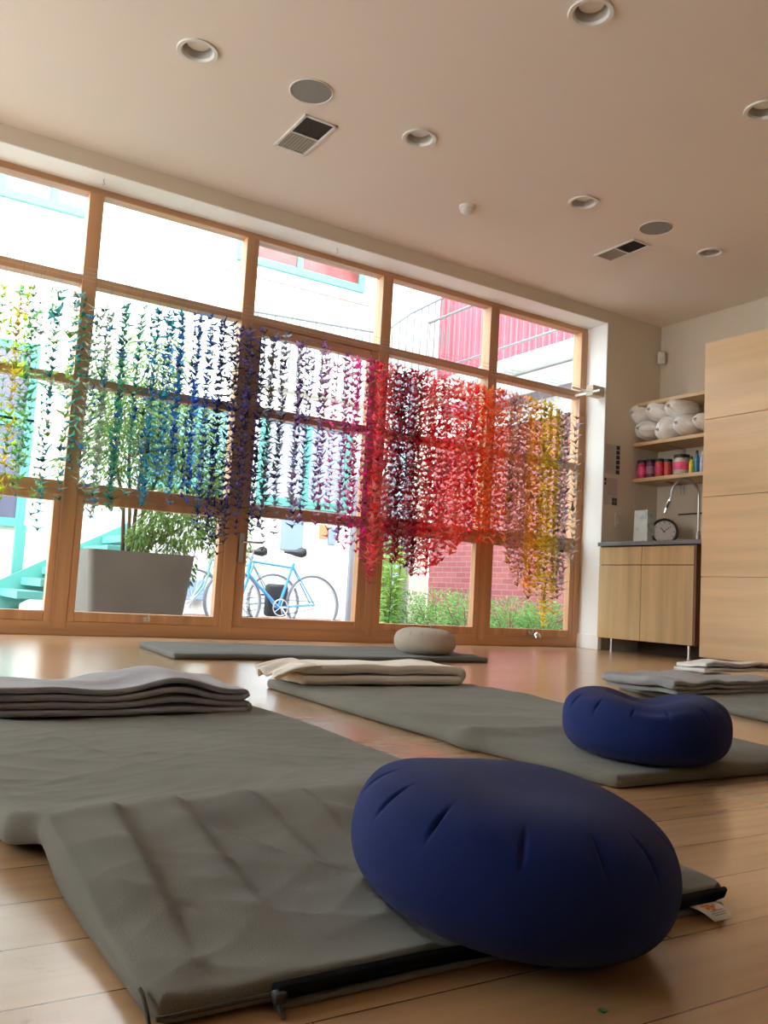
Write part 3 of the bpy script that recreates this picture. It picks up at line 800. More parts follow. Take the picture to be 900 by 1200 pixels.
jar(747.5, 757.5, 540, JR, BLACKM, 'raspberry red jar with dark lid at the left end of lowest shelf', label=JP)
jar(757.8, 767.5, 539, JPU, BLACKM, 'dark plum jar with dark lid, second from the window wall', label=mat('mauve_label', (.28, .16, .22), .6))
jar(768, 778, 538, JD, BLACKM, 'tomato red jar in the middle of the jar row', label=JR)
jar(778.5, 787, 538.5, JD, BLACKM, 'darker red jar just left of the gap in the jar row', label=False)
jar(790.5, 807, 533.5, jar_mat('pale_body', (.55, .50, .45)), BLACKM, 'wide jar with black lid and bright pink label, the broadest on the shelf', label=JP)
jar(807.5, 813, 535, JY, BLACKM, 'slim yellow-green bottle with black cap beside wide jar', 'bottle', 'squeeze_bottle')
jar(813.5, 819.5, 528, JB, BLACKM, 'tall teal blue bottle with black cap, tallest on the shelf', 'bottle', 'squeeze_bottle')
jar(820, 826, 529, JL, PLASTW, 'pale lilac bottle partly behind the tall cabinet', 'bottle', 'squeeze_bottle')

# bag, clock, tap on the counter
cz_ = .905
bgc = P(753, 615, 0, 5.70)
pbag = thing('paper_bag', 'pale blue patterned paper bag standing left on the counter', 'bag', (5.72, bgc.y, cz_))
def pattern_mat():
    m, N, L, b = nm('leaf_pattern')
    tc = N.new('ShaderNodeTexCoord'); v = N.new('ShaderNodeTexVoronoi'); v.inputs['Scale'].default_value = 22; L.new(tc.outputs['Object'], v.inputs[0])
    r = N.new('ShaderNodeValToRGB'); r.color_ramp.elements[0].position = .3; r.color_ramp.elements[1].position = .5
    r.color_ramp.elements[0].color = (.36, .46, .47, 1); r.color_ramp.elements[1].color = (.58, .58, .54, 1)
    L.new(v.outputs['Distance'], r.inputs[0]); L.new(r.outputs[0], b.inputs['Base Color']); b.inputs['Roughness'].default_value = .7
    return m
pb = MB(); W2, D2, H2 = .074, .045, .285
lv_ = []
for i in range(9):
    z = H2*i/8; k = 1-.05*i/8
    lv_.append([pb.b.verts.new((5.72+sx*D2*k+(.006*noise.noise(Vector((z*9, sx, sy)))), bgc.y+sy*W2*k+.004*noise.noise(Vector((z*9, sx, sy+4))), cz_+z+.002)) for sx, sy in ((-1, -1), (-1.08, 0), (-1, 1), (0, 1.0), (1, 1), (1, 0), (1, -1), (0, -1))])
for A, B in zip(lv_, lv_[1:]):
    for j in range(8): pb.b.faces.new([A[j], A[(j+1) % 8], B[(j+1) % 8], B[j]])
pb.b.faces.new(lv_[0])
pbo = pb.build('bag_body', pattern_mat(), pbag); s_ = pbo.modifiers.new('s', 'SOLIDIFY'); s_.thickness = .0015
MB().box(5.70, 5.74, bgc.y-.06, bgc.y+.06, cz_+.2, cz_+.27, .008).build('packet_inside', PAPER, pbag)
clc = P(776.6, 620, 0, 5.80)
ck = thing('round_clock', 'round black-rimmed clock leaning behind the patterned bag', 'clock', (5.82, clc.y, cz_))
cr = .112; cc = Vector((5.82, clc.y, cz_+cr*.99)); ax = Vector((-.80, -.58, .12)).normalized()
MB().lathe([(cr, -.015), (cr, .02), (cr-.008, .026), (cr-.018, .022), (cr-.02, .008)], cc, 48, axis=ax, cap=False).build('rim', BLACKM, ck, 'auto')
MB().lathe([(cr*.99, -.015), (cr*.99, -.012)], cc, 40, axis=ax).build('back', BLACKM, ck, 'auto')
MB().lathe([(.001, .009), (cr-.018, .009)], cc, 48, axis=ax, cap=False).build('face', mat('clock_face', (.55, .54, .52), .5), ck)
qz = ax.to_track_quat('Z', 'Y')
def onface(a, r, h_=.0105):    # a: clockwise angle from 12
    right = Vector((0, 0, 1)).cross(ax).normalized(); up = ax.cross(right).normalized()
    return cc+ax*h_+right*r*sin(a)+up*r*cos(a)
for k in range(12):
    tk = MB()
    a = 2*pi*k/12; d_ = .0022 if k % 3 else .0035
    p0, p1 = onface(a, cr*.66), onface(a, cr*.76); n_ = (onface(a+pi/2, .001)-cc-ax*.0105).normalized()*d_
    tk.quad(p0-n_, p0+n_, p1+n_, p1-n_); tk.build('hour_mark', INK, ck, fix=False)
for nme, a, r_, wd in (('hour_hand', radians(318), .045, .003), ('minute_hand', radians(48), .068, .0022)):
    MB().tube([onface(a+pi, .012, .013), onface(a, r_, .013)], wd, 6).build(nme, BLACKM, ck)

fb = Vector((5.99, P(818, 627, 0, 5.99).y, cz_)); ft = thing('kitchen_tap', 'steel gooseneck pull-down tap rising beside the tall cabinet', 'tap', fb)
MB().lathe([(.028, 0), (.028, .008), (.021, .016), (.019, .12), (.016, .125)], fb, 24).build('base', STEEL, ft, 'auto')
MB().tube([fb+Vector((0, 0, .07)), fb+Vector((0, -.05, .08)), fb+Vector((0, -.09, .10))], .006, 8).build('lever', STEEL, ft, 'auto')
pth = []
tip = P(786.5, 583, 0, 5.70); topz = P(803, 562, 0, 5.85).z
arch = [fb+Vector((0, 0, .12)), fb+Vector((0, 0, .30)), fb+Vector((0, 0, .42))]
e1 = Vector((tip.x, tip.y, tip.z))
base_top = fb+Vector((0, 0, .42)); rad = (e1.to_2d()-base_top.to_2d()).length/2
ctr2 = (e1.to_2d()+base_top.to_2d())/2; dz = topz-base_top.z
for i in range(1, 14):
    a = pi*i/14; q2 = base_top.to_2d().lerp(e1.to_2d(), (1-cos(a))/2)
    zz = base_top.z+(dz)*sin(a) if a < pi/2 else e1.z+(topz-e1.z)*sin(a)
    arch.append(Vector((q2.x, q2.y, zz)))
arch.append(e1)
MB().tube(arch, .0105, 10).build('spout', STEEL, ft, 'auto')
dn = (P(779, 601, 0, 5.68)-e1)
sp = MB().tube([e1, e1+dn*.15, e1+dn*.16, e1+dn*.8, e1+dn*.81, e1+dn*1.0], [.011, .012, .017, .017, .013, .013], 14).build('spray_head', CHROME, ft, 'auto')
MB().tube([e1+dn*.25+Vector((-.012, -.01, 0)), e1+dn*.7+Vector((-.012, -.01, 0))], .009, 8).build('spray_button', BLACKM, sp, 'auto')

# a slim rail strip on the wall behind the tap
a = P(795, 603, 0, 6.15); b_ = P(822, 604, 0, 6.15)
tag(MB().box(6.145, 6.158, b_.y-.05, a.y, a.z-.006, a.z+.006, .002).build('wall_rail', INK), 'thin dark horizontal rail on the wall behind the tap', 'rail')

# papers and switch on the window wall
def WP(px, py): q_ = P(px, py, 1, D0-.002); return q_.x, q_.z
def sheet(px0, px1, py0, py1, lab, dark=(), lines=(), nm_='notice_sheet'):
    x0, z1_ = WP(px0, py0); x1, z0 = WP(px1, py1); x0 = max(x0, JX+.004)
    t = thing(nm_, lab, 'notice', ((x0+x1)/2, D0-.002, z0), None)
    MB().box(x0, x1, D0-.003, D0-.0012, z0, z1_).build('paper', PAPER, t)
    for a, b_, c_, d_ in dark: MB().box(x0+(x1-x0)*a, x0+(x1-x0)*b_, D0-.0042, D0-.0031, z1_-(z1_-z0)*d_, z1_-(z1_-z0)*c_).build('printed_photo', INK, t)
    ln = MB()
    for a, b_, c_ in lines: ln.box(x0+(x1-x0)*a, x0+(x1-x0)*b_, D0-.0040, D0-.0031, z1_-(z1_-z0)*(c_+.012), z1_-(z1_-z0)*c_)
    if lines: ln.build('text_line', GREYINK, t)
sheet(704, 726, 518, 557, 'upper notice sheet with a column of dark photos at right', [(.74, .97, .02+.165*i, .02+.165*i+.13) for i in range(6)], [(.1, .62, .06+.05*i) for i in range(17)])
sheet(703, 723, 558, 593, 'lower notice sheet with one dark square photo in its corner', [(.62, .78, .72, .845), (.80, .97, .72, .845), (.62, .78, .86, .985), (.80, .97, .86, .985), (.03, .16, .02, .14), (.03, .16, .18, .28)], [(.25, .9, .06+.05*i) for i in range(12)])
sx_, sz_ = WP(724, 610)
t = thing('light_switch', 'pale switch plate on the wall just above counter by the window', 'switch', (sx_, D0-.002, sz_))
MB().box(sx_-.036, sx_+.036, D0-.007, D0-.001, sz_-.058, sz_+.058, .003).build('plate', mat('switch_plate', (.60, .55, .47), .5), t)
MB().box(sx_-.014, sx_+.014, D0-.011, D0-.006, sz_-.03, sz_+.03, .002).build('rocker', mat('switch_rocker', (.64, .59, .51), .4), t)

# ------------------------------------------------------------------ crane curtain
br = thing('curtain_bracket', 'wall-coloured block on the window jamb holding the crane wires', 'bracket', (5.40, 5.42, 2.21))
MB().box(5.335, 5.474, D0+.015, D0+.10, 2.172, 2.262, .004).build('block', WALLM, br)
MB().tube([(5.345, 5.42, 2.225), (5.18, 5.42, 2.225)], .010, 12).build('rod_stub', WHITE, br, 'auto')
MB().box(5.336, 5.35, 5.25, 5.545, 2.19, 2.21, .004).build('arm', WHITE, br)
rowy = [5.27, 5.345, 5.42, 5.49]
wirem = mat('clear_wire', (.5, .5, .5), .3)
for y in rowy:
    wt = MB().tube([(-.9, y, 2.20), (5.334 if y < 5.41 else 5.334, y, 2.20)], .0012, 5).build('hanging_wire', wirem)
    tag(wt, 'thin clear wire across the window carrying strands of paper cranes', 'wire', 'thin wires the crane strands hang from')

def crane_mesh(seed):
    rnd = random.Random(seed); b = bmesh.new()
    up = .20+rnd.uniform(-.12, .16); fw_ = rnd.uniform(.8, 1.15)
    V = lambda *p: b.verts.new(p)
    T, B_, F_, K = V(0, 0, .10), V(0, 0, -.17), V(0, .15, .0), V(0, -.15, .0)
    Lp, Rp = V(-.075, 0, -.01), V(.075, 0, -.01)
    for q_ in ((T, F_, Lp), (T, Lp, K), (T, K, Rp), (T, Rp, F_), (B_, Lp, F_), (B_, K, Lp), (B_, Rp, K), (B_, F_, Rp)): b.faces.new(q_)
    for sx in (-1, 1):
        w0, w1, w2 = V(sx*.04, .145, .03), V(sx*.05, 0, .075), V(sx*.04, -.145, .03)
        m0, m1_, m2_ = V(sx*.28, .085, up*.45), V(sx*.29, 0, up*.45+.03), V(sx*.27, -.085, up*.40)
        tp = V(sx*.52*fw_, rnd.uniform(-.05, .05), up)
        for q_ in ((w0, w1, m1_, m0), (w1, w2, m2_, m1_), (m0, m1_, tp), (m1_, m2_, tp)): b.faces.new(q_)
    n0, n1, n2, hd, bk = V(-.022, .12, -.02), V(.022, .12, -.02), V(0, .10, .05), V(0, .40, .30), V(0, .50, .20)
    b.faces.new((n0, hd, n2)); b.faces.new((n1, n2, hd)); b.faces.new((n0, n1, hd)); b.faces.new((hd, bk, V(.018, .37, .24)))
    t0, t1, t2, te = V(-.022, -.12, -.02), V(.022, -.12, -.02), V(0, -.10, .05), V(0, -.44, .33)
    b.faces.new((t0, t2, te)); b.faces.new((t1, te, t2)); b.faces.new((t0, te, t1))
    me = bpy.data.meshes.new('paper_crane'); b.to_mesh(me); b.free(); me.materials.append(CRANEM)
    return me
cmesh = [crane_mesh(s) for s in range(8)]
# colour zones by where the strand reads in the photo
zones = [(-60, 22, 'lime and yellow', [(.62, .75, .06), (.40, .62, .05), (.75, .66, .10), (.16, .50, .14), (.55, .45, .2)]),
 (22, 55, 'pale green and mint', [(.25, .55, .18), (.10, .40, .18), (.45, .62, .38), (.12, .36, .33), (.5, .6, .5)]),
 (55, 90, 'sea green and teal', [(.05, .32, .22), (.08, .38, .40), (.40, .62, .15), (.45, .52, .42), (.03, .14, .16)]),
 (90, 130, 'sage and grey-green', [(.18, .33, .20), (.30, .42, .28), (.45, .50, .40), (.06, .20, .14), (.03, .24, .50)]),
 (130, 165, 'emerald and teal', [(.04, .30, .20), (.02, .24, .26), (.10, .42, .22), (.02, .10, .09), (.03, .16, .42)]),
 (165, 205, 'teal and azure', [(.02, .22, .30), (.03, .22, .50), (.04, .34, .38), (.01, .08, .10), (.10, .30, .22)]),
 (205, 240, 'cobalt blue', [(.02, .10, .45), (.03, .20, .60), (.01, .05, .22), (.02, .14, .22), (.10, .28, .50)]),
 (240, 272, 'black and navy', [(.012, .018, .06), (.01, .012, .02), (.02, .05, .25), (.03, .06, .05), (.05, .04, .12)]),
 (272, 305, 'indigo and charcoal', [(.07, .05, .24), (.03, .03, .08), (.14, .10, .30), (.02, .02, .03), (.10, .07, .07)]),
 (305, 340, 'charcoal and grey', [(.03, .03, .04), (.15, .14, .19), (.32, .34, .40), (.08, .05, .16), (.22, .16, .07)]),
 (340, 375, 'violet and silver', [(.20, .09, .36), (.42, .38, .52), (.10, .04, .18), (.35, .20, .40), (.30, .33, .40)]),
 (375, 405, 'mauve and rose', [(.46, .16, .33), (.62, .10, .25), (.34, .12, .30), (.60, .42, .50), (.40, .05, .10)]),
 (405, 432, 'magenta pink', [(.72, .03, .30), (.58, .04, .26), (.80, .16, .42), (.30, .03, .16), (.70, .32, .42)]),
 (432, 458, 'raspberry and rose red', [(.85, .10, .10), (.90, .24, .20), (.70, .05, .08), (.85, .35, .26), (.70, .10, .22)]),
 (458, 492, 'dark burgundy', [(.44, .03, .06), (.62, .06, .10), (.28, .015, .04), (.72, .14, .16), (.50, .28, .30)]),
 (492, 530, 'crimson and coral', [(.90, .08, .08), (.93, .20, .16), (.80, .05, .08), (.95, .36, .30), (.75, .20, .22)]),
 (530, 562, 'scarlet and coral', [(.93, .11, .06), (.95, .24, .15), (.85, .07, .07), (.95, .40, .28), (.80, .10, .12)]),
 (562, 595, 'orange red', [(.95, .20, .04), (.96, .34, .10), (.92, .13, .06), (.95, .45, .25), (.90, .20, .12)]),
 (595, 618, 'peach and dusky pink', [(.78, .40, .28), (.66, .34, .36), (.80, .40, .10), (.45, .24, .25), (.72, .55, .50)]),
 (618, 632, 'amber orange', [(.94, .52, .05), (.92, .44, .06), (.85, .58, .14), (.70, .38, .16), (.94, .66, .32)]),
 (632, 654, 'gold and olive', [(.92, .68, .04), (.80, .62, .05), (.62, .52, .07), (.94, .78, .26), (.50, .40, .10)]),
 (654, 690, 'silver and lavender grey', [(.66, .66, .70), (.78, .75, .82), (.45, .45, .48), (.80, .78, .82), (.16, .16, .17)])]
topz_tab = [(-60, 333), (0, 333), (60, 338), (115, 350), (180, 362), (235, 368), (297, 386), (360, 398), (410, 415), (450, 425), (500, 437), (560, 452), (600, 462), (640, 472), (670, 487), (690, 490)]
bot_tab = [(-60, 640), (0, 600), (40, 636), (70, 615), (100, 606), (125, 622), (160, 600), (190, 590), (215, 598), (240, 640), (262, 655), (285, 622), (305, 648), (325, 628), (350, 618), (375, 626), (398, 645), (420, 665), (440, 690), (455, 660), (475, 672), (490, 690), (510, 665), (545, 640), (570, 640), (590, 650), (605, 690), (625, 705), (640, 735), (655, 715), (668, 690), (690, 640)]
strands = []
for ri, y in enumerate(rowy):
    x = .42+.031*ri
    while x < 5.15:
        px, py = pix((x, y, 1.4))
        if px < 100: keep, step = .66, .100
        elif px < 300: keep, step = .95, .092
        elif px < 405: keep, step = .85, .098
        elif px < 440: keep, step = .95, .092
        elif px < 500: keep, step = 1.0, .060
        else: keep, step = 1.0, .070
        if random.random() < keep: strands.append([px, x+random.uniform(-.022, .022), y+random.uniform(-.012, .012)])
        x += step
strands.sort()
def ordinal(n): return str(n)+('th' if 10 <= n % 100 <= 20 else {1: 'st', 2: 'nd', 3: 'rd'}.get(n % 10, 'th'))
stringm = mat('strand_thread', (.25, .25, .25), .6)
cnt = {}
tot = 0
for k, (px, x, y) in enumerate(strands):
    zn = [z for z in zones if z[0] <= pix((x, y, 1.4))[0] < z[1]] or [zones[-1]]
    zn = zn[0]; nmz, pal = zn[2], zn[3]; cnt[nmz] = cnt.get(nmz, 0)+1
    pt = pix((x, y, 2.0))[0]; pbm = pix((x, y, .75))[0]
    zt = P(pt, lin(topz_tab, pt), 1, y).z - random.uniform(0, .16)*random.random()
    depth_var = random.random()
    zb = P(pbm, lin(bot_tab, pbm), 1, y).z + (random.random()**1.5)*.26
    if px < 90: zb += .15*random.random()
    zt = min(zt, 2.15)
    g = thing('crane_garland', f'{nmz} paper crane strand, {ordinal(cnt[nmz])} of its colour from the left', 'paper crane garland', (x, y, 2.20), 'strands of folded paper cranes in the window')
    MB().tube([(x, y, 2.20), (x, y, (zt+zb)/2), (x, y, zb)], .0007, 4).build('thread', stringm, g)
    main = pal[random.randrange(3)]; second = random.choice(pal)
    z = zt; yaw0 = random.uniform(0, 2*pi); n = 0
    base_s = random.uniform(.080, .100)*(1.15 if px > 430 else 1)
    pitch = random.uniform(.044, .052)
    while z > zb and n < 60:
        me = random.choice(cmesh); o = bpy.data.objects.new('paper_crane', me); COL.objects.link(o); o.parent = g
        c = main if random.random() < .5 else random.choice(pal)
        j = random.uniform(.75, 1.25); o.color = (min(1, c[0]*j), min(1, c[1]*j), min(1, c[2]*j), 1)
        s = base_s*random.uniform(.78, 1.18)
        if random.random() < .012: s *= 1.5
        o.scale = (s, s, s); o.location = (random.uniform(-.010, .010), random.uniform(-.008, .008), z-2.20)
        o.rotation_euler = (random.uniform(-.5, .5), random.uniform(-.5, .5), yaw0+random.uniform(-.9, .9)+(pi if random.random() < .3 else 0))
        z -= pitch*random.uniform(.9, 1.12)*s/base_s; n += 1; tot += 1
    if abs(pbm-636) < 5 and 'bell' not in cnt:
        cnt['bell'] = 1
        bz = P(635, 744, 1, y).z
        MB().tube([(x, y, zb), (x, y, bz+.016)], .0008, 4).build('bell_thread', stringm, g)
        MB().lathe([(.030, -.024), (.031, -.014), (.023, .008), (.010, .018), (.001, .020)], (x, y, bz), 20).build('silver_bell', CHROME, g, 'auto')
print('strands', len(strands), 'cranes', tot)

# ------------------------------------------------------------------ courtyard
YW = 9.9
box('ground_courtyard', CONC, (-12, 14, 5.66, 22, GZ-.2, GZ), kind='structure')
box('ground_threshold', CONC, (-4, 6.6, 5.62, 5.70, GZ-.1, -.02), kind='structure')
bd = thing('courtyard_building', 'white stucco building with mint window frames across the courtyard', 'building', (2, YW, GZ))
wm = MB()
wm.box(-10, 6.55, YW, YW+.3, GZ, 6.6); wm.box(6.55, 6.85, YW, YW+.3, 3.4, 6.6)
wm.build('wall', STUCCO, bd)
# upper ledge and windows
def bwin(x0, x1, z0, z1, glass, bars, fw_=.09, parts=True, lab=None):
    fr = MB(); y0, y1 = YW-.06, YW+.01
    fr.box(x0-fw_, x0, y0, y1, z0, z1); fr.box(x1, x1+fw_, y0, y1, z0, z1)
    fr.box(x0-fw_, x1+fw_, y0, y1, z0-fw_, z0); fr.box(x0-fw_, x1+fw_, y0, y1, z1, z1+fw_)
    for b_ in bars: fr.box(b_-fw_*.4, b_+fw_*.4, y0, y1, z0, z1)
    wn = fr.build('window_frame', MINT, bd)
    MB().box(x0, x1, YW-.03, YW-.015, z0, z1).build('window_pane', glass, wn)
bwin(3.86, 5.50, 4.47, 5.6, REFLGL, [4.62])
bwin(.0, 1.96, 4.47, 5.6, GLASSX, [1.05, 1.60])
MB().box(3.6, 5.70, YW-.07, YW, 4.22, 4.27).box(-.6, 2.12, YW-.07, YW, 4.22, 4.27).build('ledge', LEDGE, bd)
# ground floor mint windows
bwin(.55, 1.52, .95, 1.93, GLASSX, [1.05]); bwin(.55, 1.52, 2.08, 2.75, GLASSX, [1.05])
bwin(2.95, 3.95, 1.55, 2.45, mat('pale_aqua_glass', (.20, .40, .42), .15), [3.45], .1)
bwin(4.35, 5.45, 1.50, 2.45, mat('pale_lilac_glass', (.30, .34, .46), .15), [4.9], .1)
# back wall fittings near the bicycles
MB().box(4.62, 4.93, YW-.02, YW, .86, 1.30, .004).build('blue_poster', LILAC, bd)
MB().box(3.42, 3.66, YW-.08, YW, .18, .42, .01).build('meter_box', LILAC, bd)
MB().box(5.16, 5.28, YW-.02, YW, 1.05, 1.22).build('wall_notice', mat('orange_notice', (.72, .25, .12), .6), bd)
MB().box(5.29, 5.40, YW-.02, YW, .98, 1.2).build('wall_notice', LILAC, bd)
MB().box(5.62, 6.12, YW-.05, YW, GZ, 1.9).build('back_door', GREYDR, bd)
MB().box(6.16, 6.26, YW-.04, YW, GZ, 3.4).build('shutter_strip', GREYDR, bd)
MB().box(6.42, 6.52, YW-.04, YW, GZ, 3.4).build('shutter_strip', GREYDR, bd)
MB().box(3.0, 5.5, YW-.10, YW, GZ, .02).build('brick_base', mat('worn_brick', (.40, .25, .20), .8), bd)
dp = MB().tube([(6.33, YW-.06, GZ), (6.33, YW-.06, 3.4)], .05, 16).build('drainpipe', PIPE, None, 'auto')
tag(dp, 'pale blue drainpipe beside the cream post across the courtyard', 'pipe')
tag(box('stucco_post', POST, (6.56, 6.85, YW-.05, YW+.25, GZ, 3.3)), 'cream post beside the red brick wall', 'post')

# red building on the right
rb = thing('red_building', 'red building with brick base and corrugated upper siding', 'building', (6.9, 8, GZ))
MB().box(6.9, 7.2, 5.66, YW, GZ, 2.55).build('brick_wall', BRICK, rb)
MB().box(6.86, 7.2, 5.66, YW, 2.55, 3.15).build('fascia_wall', STUCCO, rb)
MB().box(6.55, 7.2, 5.66, YW-.6, 2.78, 2.90).build('awning', GREYDR, rb)
dk = MB().box(6.62, 7.2, 5.66, YW, 3.17, 3.31).build('deck', STUCCO, rb)
sg = MB(); n = 50; prv = None; cor = []
for i in range(n*4+1):
    y = 5.66+(YW+.25-5.66)*i/(n*4); ph = i % 4; x = 7.05 if ph in (0, 1) else 7.02
    cor.append((x, y))
for (xa, ya), (xb, yb) in zip(cor, cor[1:]): sg.quad((xa, ya, 3.31), (xb, yb, 3.31), (xb, yb, 6.4), (xa, ya, 6.4))
sg.build('corrugated_siding', SIDING, rb, fix=False)
MB().box(7.06, 7.2, 5.66, YW+.25, 3.31, 6.4).build('siding_backing', SIDING, rb)
rl = thing('deck_railing', 'thin grey metal railing along the upper deck before red siding', 'railing', (6.72, 8, 3.31))
MB().tube([(6.70, 5.7, 3.50), (6.70, YW, 3.50)], .016, 8).tube([(6.70, 5.7, 4.22), (6.70, YW, 4.22)], .02, 8).build('handrail', RAILM, rl, 'auto')
bl_ = MB()
for i in range(36): bl_.tube([(6.70, 5.75+i*.118, 3.31), (6.70, 5.75+i*.118, 4.22)], .006, 5, cap=False)
bl_.build('baluster_row', RAILM, rl, 'auto')
# raised walkway railing on the white building, then rising with the stair
wr_ = thing('stair_railing', 'thin grey balustrade rising along the white wall to the deck', 'railing', (5.2, YW-.1, 3.1))
top_pts = [(3.9, YW-.12, 3.74), (5.86, YW-.12, 3.86), (6.30, YW-.12, 4.24), (7.0, YW-.12, 4.70)]
MB().tube(top_pts, .018, 8).build('handrail', RAILM, wr_, 'auto')
bl_ = MB()
for i in range(27):
    x = 3.95+i*.115; zt_ = lin([(p[0], p[2]) for p in top_pts], x); bl_.tube([(x, YW-.12, zt_-.95), (x, YW-.12, zt_)], .010, 5, cap=False)
bl_.build('baluster_row', RAILM, wr_, 'auto')
MB().box(3.9, 5.86, YW-.16, YW, 2.86, 2.94).build('walkway_edge', STUCCO, wr_)

# mint stairs at the left
st = thing('mint_staircase', 'mint green open wooden stairs outside the leftmost window', 'stairs', (1.5, 8.9, GZ))
ys0, ys1 = 8.35, 9.35
nst = 6; x0_, rx_, rz2 = 1.36, .19, .118
sl_ = MB()
for y in (ys1,):
    tz = lambda x: .292+.56*(x-1.35)
    q4 = [(.9, y, tz(.9)-.34), (2.6, y, tz(2.6)-.34), (2.6, y, tz(2.6)), (.9, y, tz(.9))]
    lo = [sl_.b.verts.new(v) for v in q4]; hi = [sl_.b.verts.new((v[0], v[1]+.05, v[2])) for v in q4]
    sl_.b.faces.new(lo); sl_.b.faces.new(hi[::-1])
    for j in range(4): sl_.b.faces.new([lo[j], lo[(j+1) % 4], hi[(j+1) % 4], hi[j]])
sl_.build('stringer', MINT, st)
for i in range(nst):
    z = .215+rz2*i
    MB().box(x0_+rx_*i, x0_+rx_*i+.25, ys0, ys1, z-.075, z, .006).build('tread', MINT, st)
pp = P(22, 640, 1, 9.5)
MB().box(pp.x-.05, pp.x+.05, 9.45, 9.55, GZ, .86).build('post', MINT, st)
# pale cushion-like tub left of the stairs
# planter and maple
pc = P(148, 690, 1, 7.25)
pl_ = thing('garden_planter', 'large taupe tapered planter pot outside the second window', 'planter', (pc.x, 7.25, GZ))
def planter():
    m_ = MB(); c = Vector((pc.x, 7.25, 0)); lo, hi = .355, .425; zt = .585
    def ring(h_, z, r=.05):
        pts = []
        for sx, sy, a0 in ((1, 1, 0), (-1, 1, 90), (-1, -1, 180), (1, -1, 270)):
            for k in range(5):
                a = radians(a0+k*22.5); pts.append(m_.b.verts.new((c.x+sx*(h_-r)+r*cos(a), c.y+sy*(h_-r)+r*sin(a), z)))
        return pts
    R_ = [ring(lo, GZ+.001), ring(lo+.005, GZ+.02), ring(hi, zt-.01), ring(hi, zt), ring(hi-.05, zt), ring(hi-.055, zt-.09)]
    for A, B in zip(R_, R_[1:]):
        for j in range(20): m_.b.faces.new([A[j], A[(j+1) % 20], B[(j+1) % 20], B[j]])
    m_.b.faces.new(R_[0][::-1]); m_.build('pot', PLANTER, pl_, 'auto')
    s2 = MB(); rr = .365; s2.box(c.x-rr, c.x+rr, c.y-rr, c.y+rr, zt-.12, zt-.08, .01); s2.build('soil', mat('soil', (.06, .04, .03), .95), pl_)
planter()
def leaves(b, c, R, n, size, droop=.3, shape=(1, 1, 1), rnd=None):
    for _ in range(n):
        while True:
            v = Vector((rnd.uniform(-1, 1), rnd.uniform(-1, 1), rnd.uniform(-1, 1)))
            if .25 < v.length < 1: break
        p = Vector(c)+Vector((v.x*R*shape[0], v.y*R*shape[1], v.z*R*shape[2]))
        d = Vector((v.x, v.y, v.z*.3-droop)).normalized(); sdv = d.cross(Vector((rnd.uniform(-1, 1), rnd.uniform(-1, 1), rnd.uniform(-1, 1)))).normalized()
        s = size*rnd.uniform(.6, 1.3)
        b.faces.new([b.verts.new(q_) for q_ in (p-d*s, p+sdv*s*.28, p+d*s, p-sdv*s*.28)])
rnd = random.Random(5)
mt = thing('maple_tree', 'feathery green maple growing in the taupe planter', 'tree', (pc.x, 7.25, .5))
tr = MB(); ends = []
tips = [(.55, -.1, .95), (-.35, .1, 1.5), (.15, .1, 1.8), (.45, .2, 1.35), (-.15, -.15, 1.25), (.75, 0, .55)]
for (dx, dy, dz_) in tips:
    p0 = Vector((pc.x+dx*.12, 7.25+dy*.2, .47)); p3 = Vector((pc.x+dx, 7.25+dy, .47+dz_)); p1 = p0+Vector((dx*.1, 0, dz_*.35)); p2 = p0+Vector((dx*.55, dy*.5, dz_*.75))
    tr.tube([p0, p1, p2, p3], [.020, .015, .010, .004], 8); ends += [p2, p3]
tr.build('trunk', BARK, mt, True)
lb = MB()
for e in ends: leaves(lb.b, e, .32, 700, .028, .5, (1.1, 1, .8), rnd)
for c_ in ((.95, -.1, .75), (.80, .0, .45), (1.02, -.05, .30)): leaves(lb.b, (pc.x+c_[0]-.2, 7.2+c_[1], .47+c_[2]),   .26, 700, .025, .9, (.9, .8, 1.2), rnd)
for c_ in ((0, 0, 1.0), (-.3, 0, .8), (.3, 0, 1.2), (0, .1, 1.6)): leaves(lb.b, (pc.x+c_[0], 7.3+c_[1], .47+c_[2]), .40, 800, .03, .4, (1, 1, 1), rnd)
for px_, py_, r_ in ((196, 600, .2), (210, 625, .2), (200, 655, .16), (214, 670, .13), (205, 690, .10), (180, 615, .16), (165, 632, .13)):
    q_ = P(px_, py_, 1, 6.95); leaves(lb.b, (q_.x, 6.95, q_.z), r_, 520, .024, .9, (1, .8, 1.1), rnd)
lb.build('foliage', LEAFD, mt, fix=False)
# shrubs along the brick wall
def shrub(c, R, n, lab, m_, stems=7, shape=(1, 1, 1), size=.03):
    t = thing('garden_shrub', lab, 'shrub', (c[0], c[1], GZ), 'shrubs along the brick wall')
    s_ = MB()
    for k in range(stems):
        a = 2*pi*k/stems; s_.tube([(c[0], c[1], GZ), (c[0]+.3*R*cos(a), c[1]+.3*R*sin(a), (GZ+c[2])/2), (c[0]+.7*R*shape[0]*cos(a), c[1]+.7*R*shape[1]*sin(a), c[2]+R*shape[2]*.4)], .006, 5)
    s_.build('stems', BARK, t, True)
    b_ = MB(); leaves(b_.b, c, R, n, size, -.1, shape, rnd); leaves(b_.b, (c[0], c[1], (c[2]+GZ)/2), R*.8, n//2, size, -.1, shape, rnd)
    b_.build('foliage', m_, t, fix=False)
q1 = P(457, 700, 1, 9.0)
shrub((q1.x, 9.0, .55), .30, 900, 'tall yellow-green leafy shrub beside the blue drainpipe', LEAFY, 6, (.6, .6, 1.9), .05)
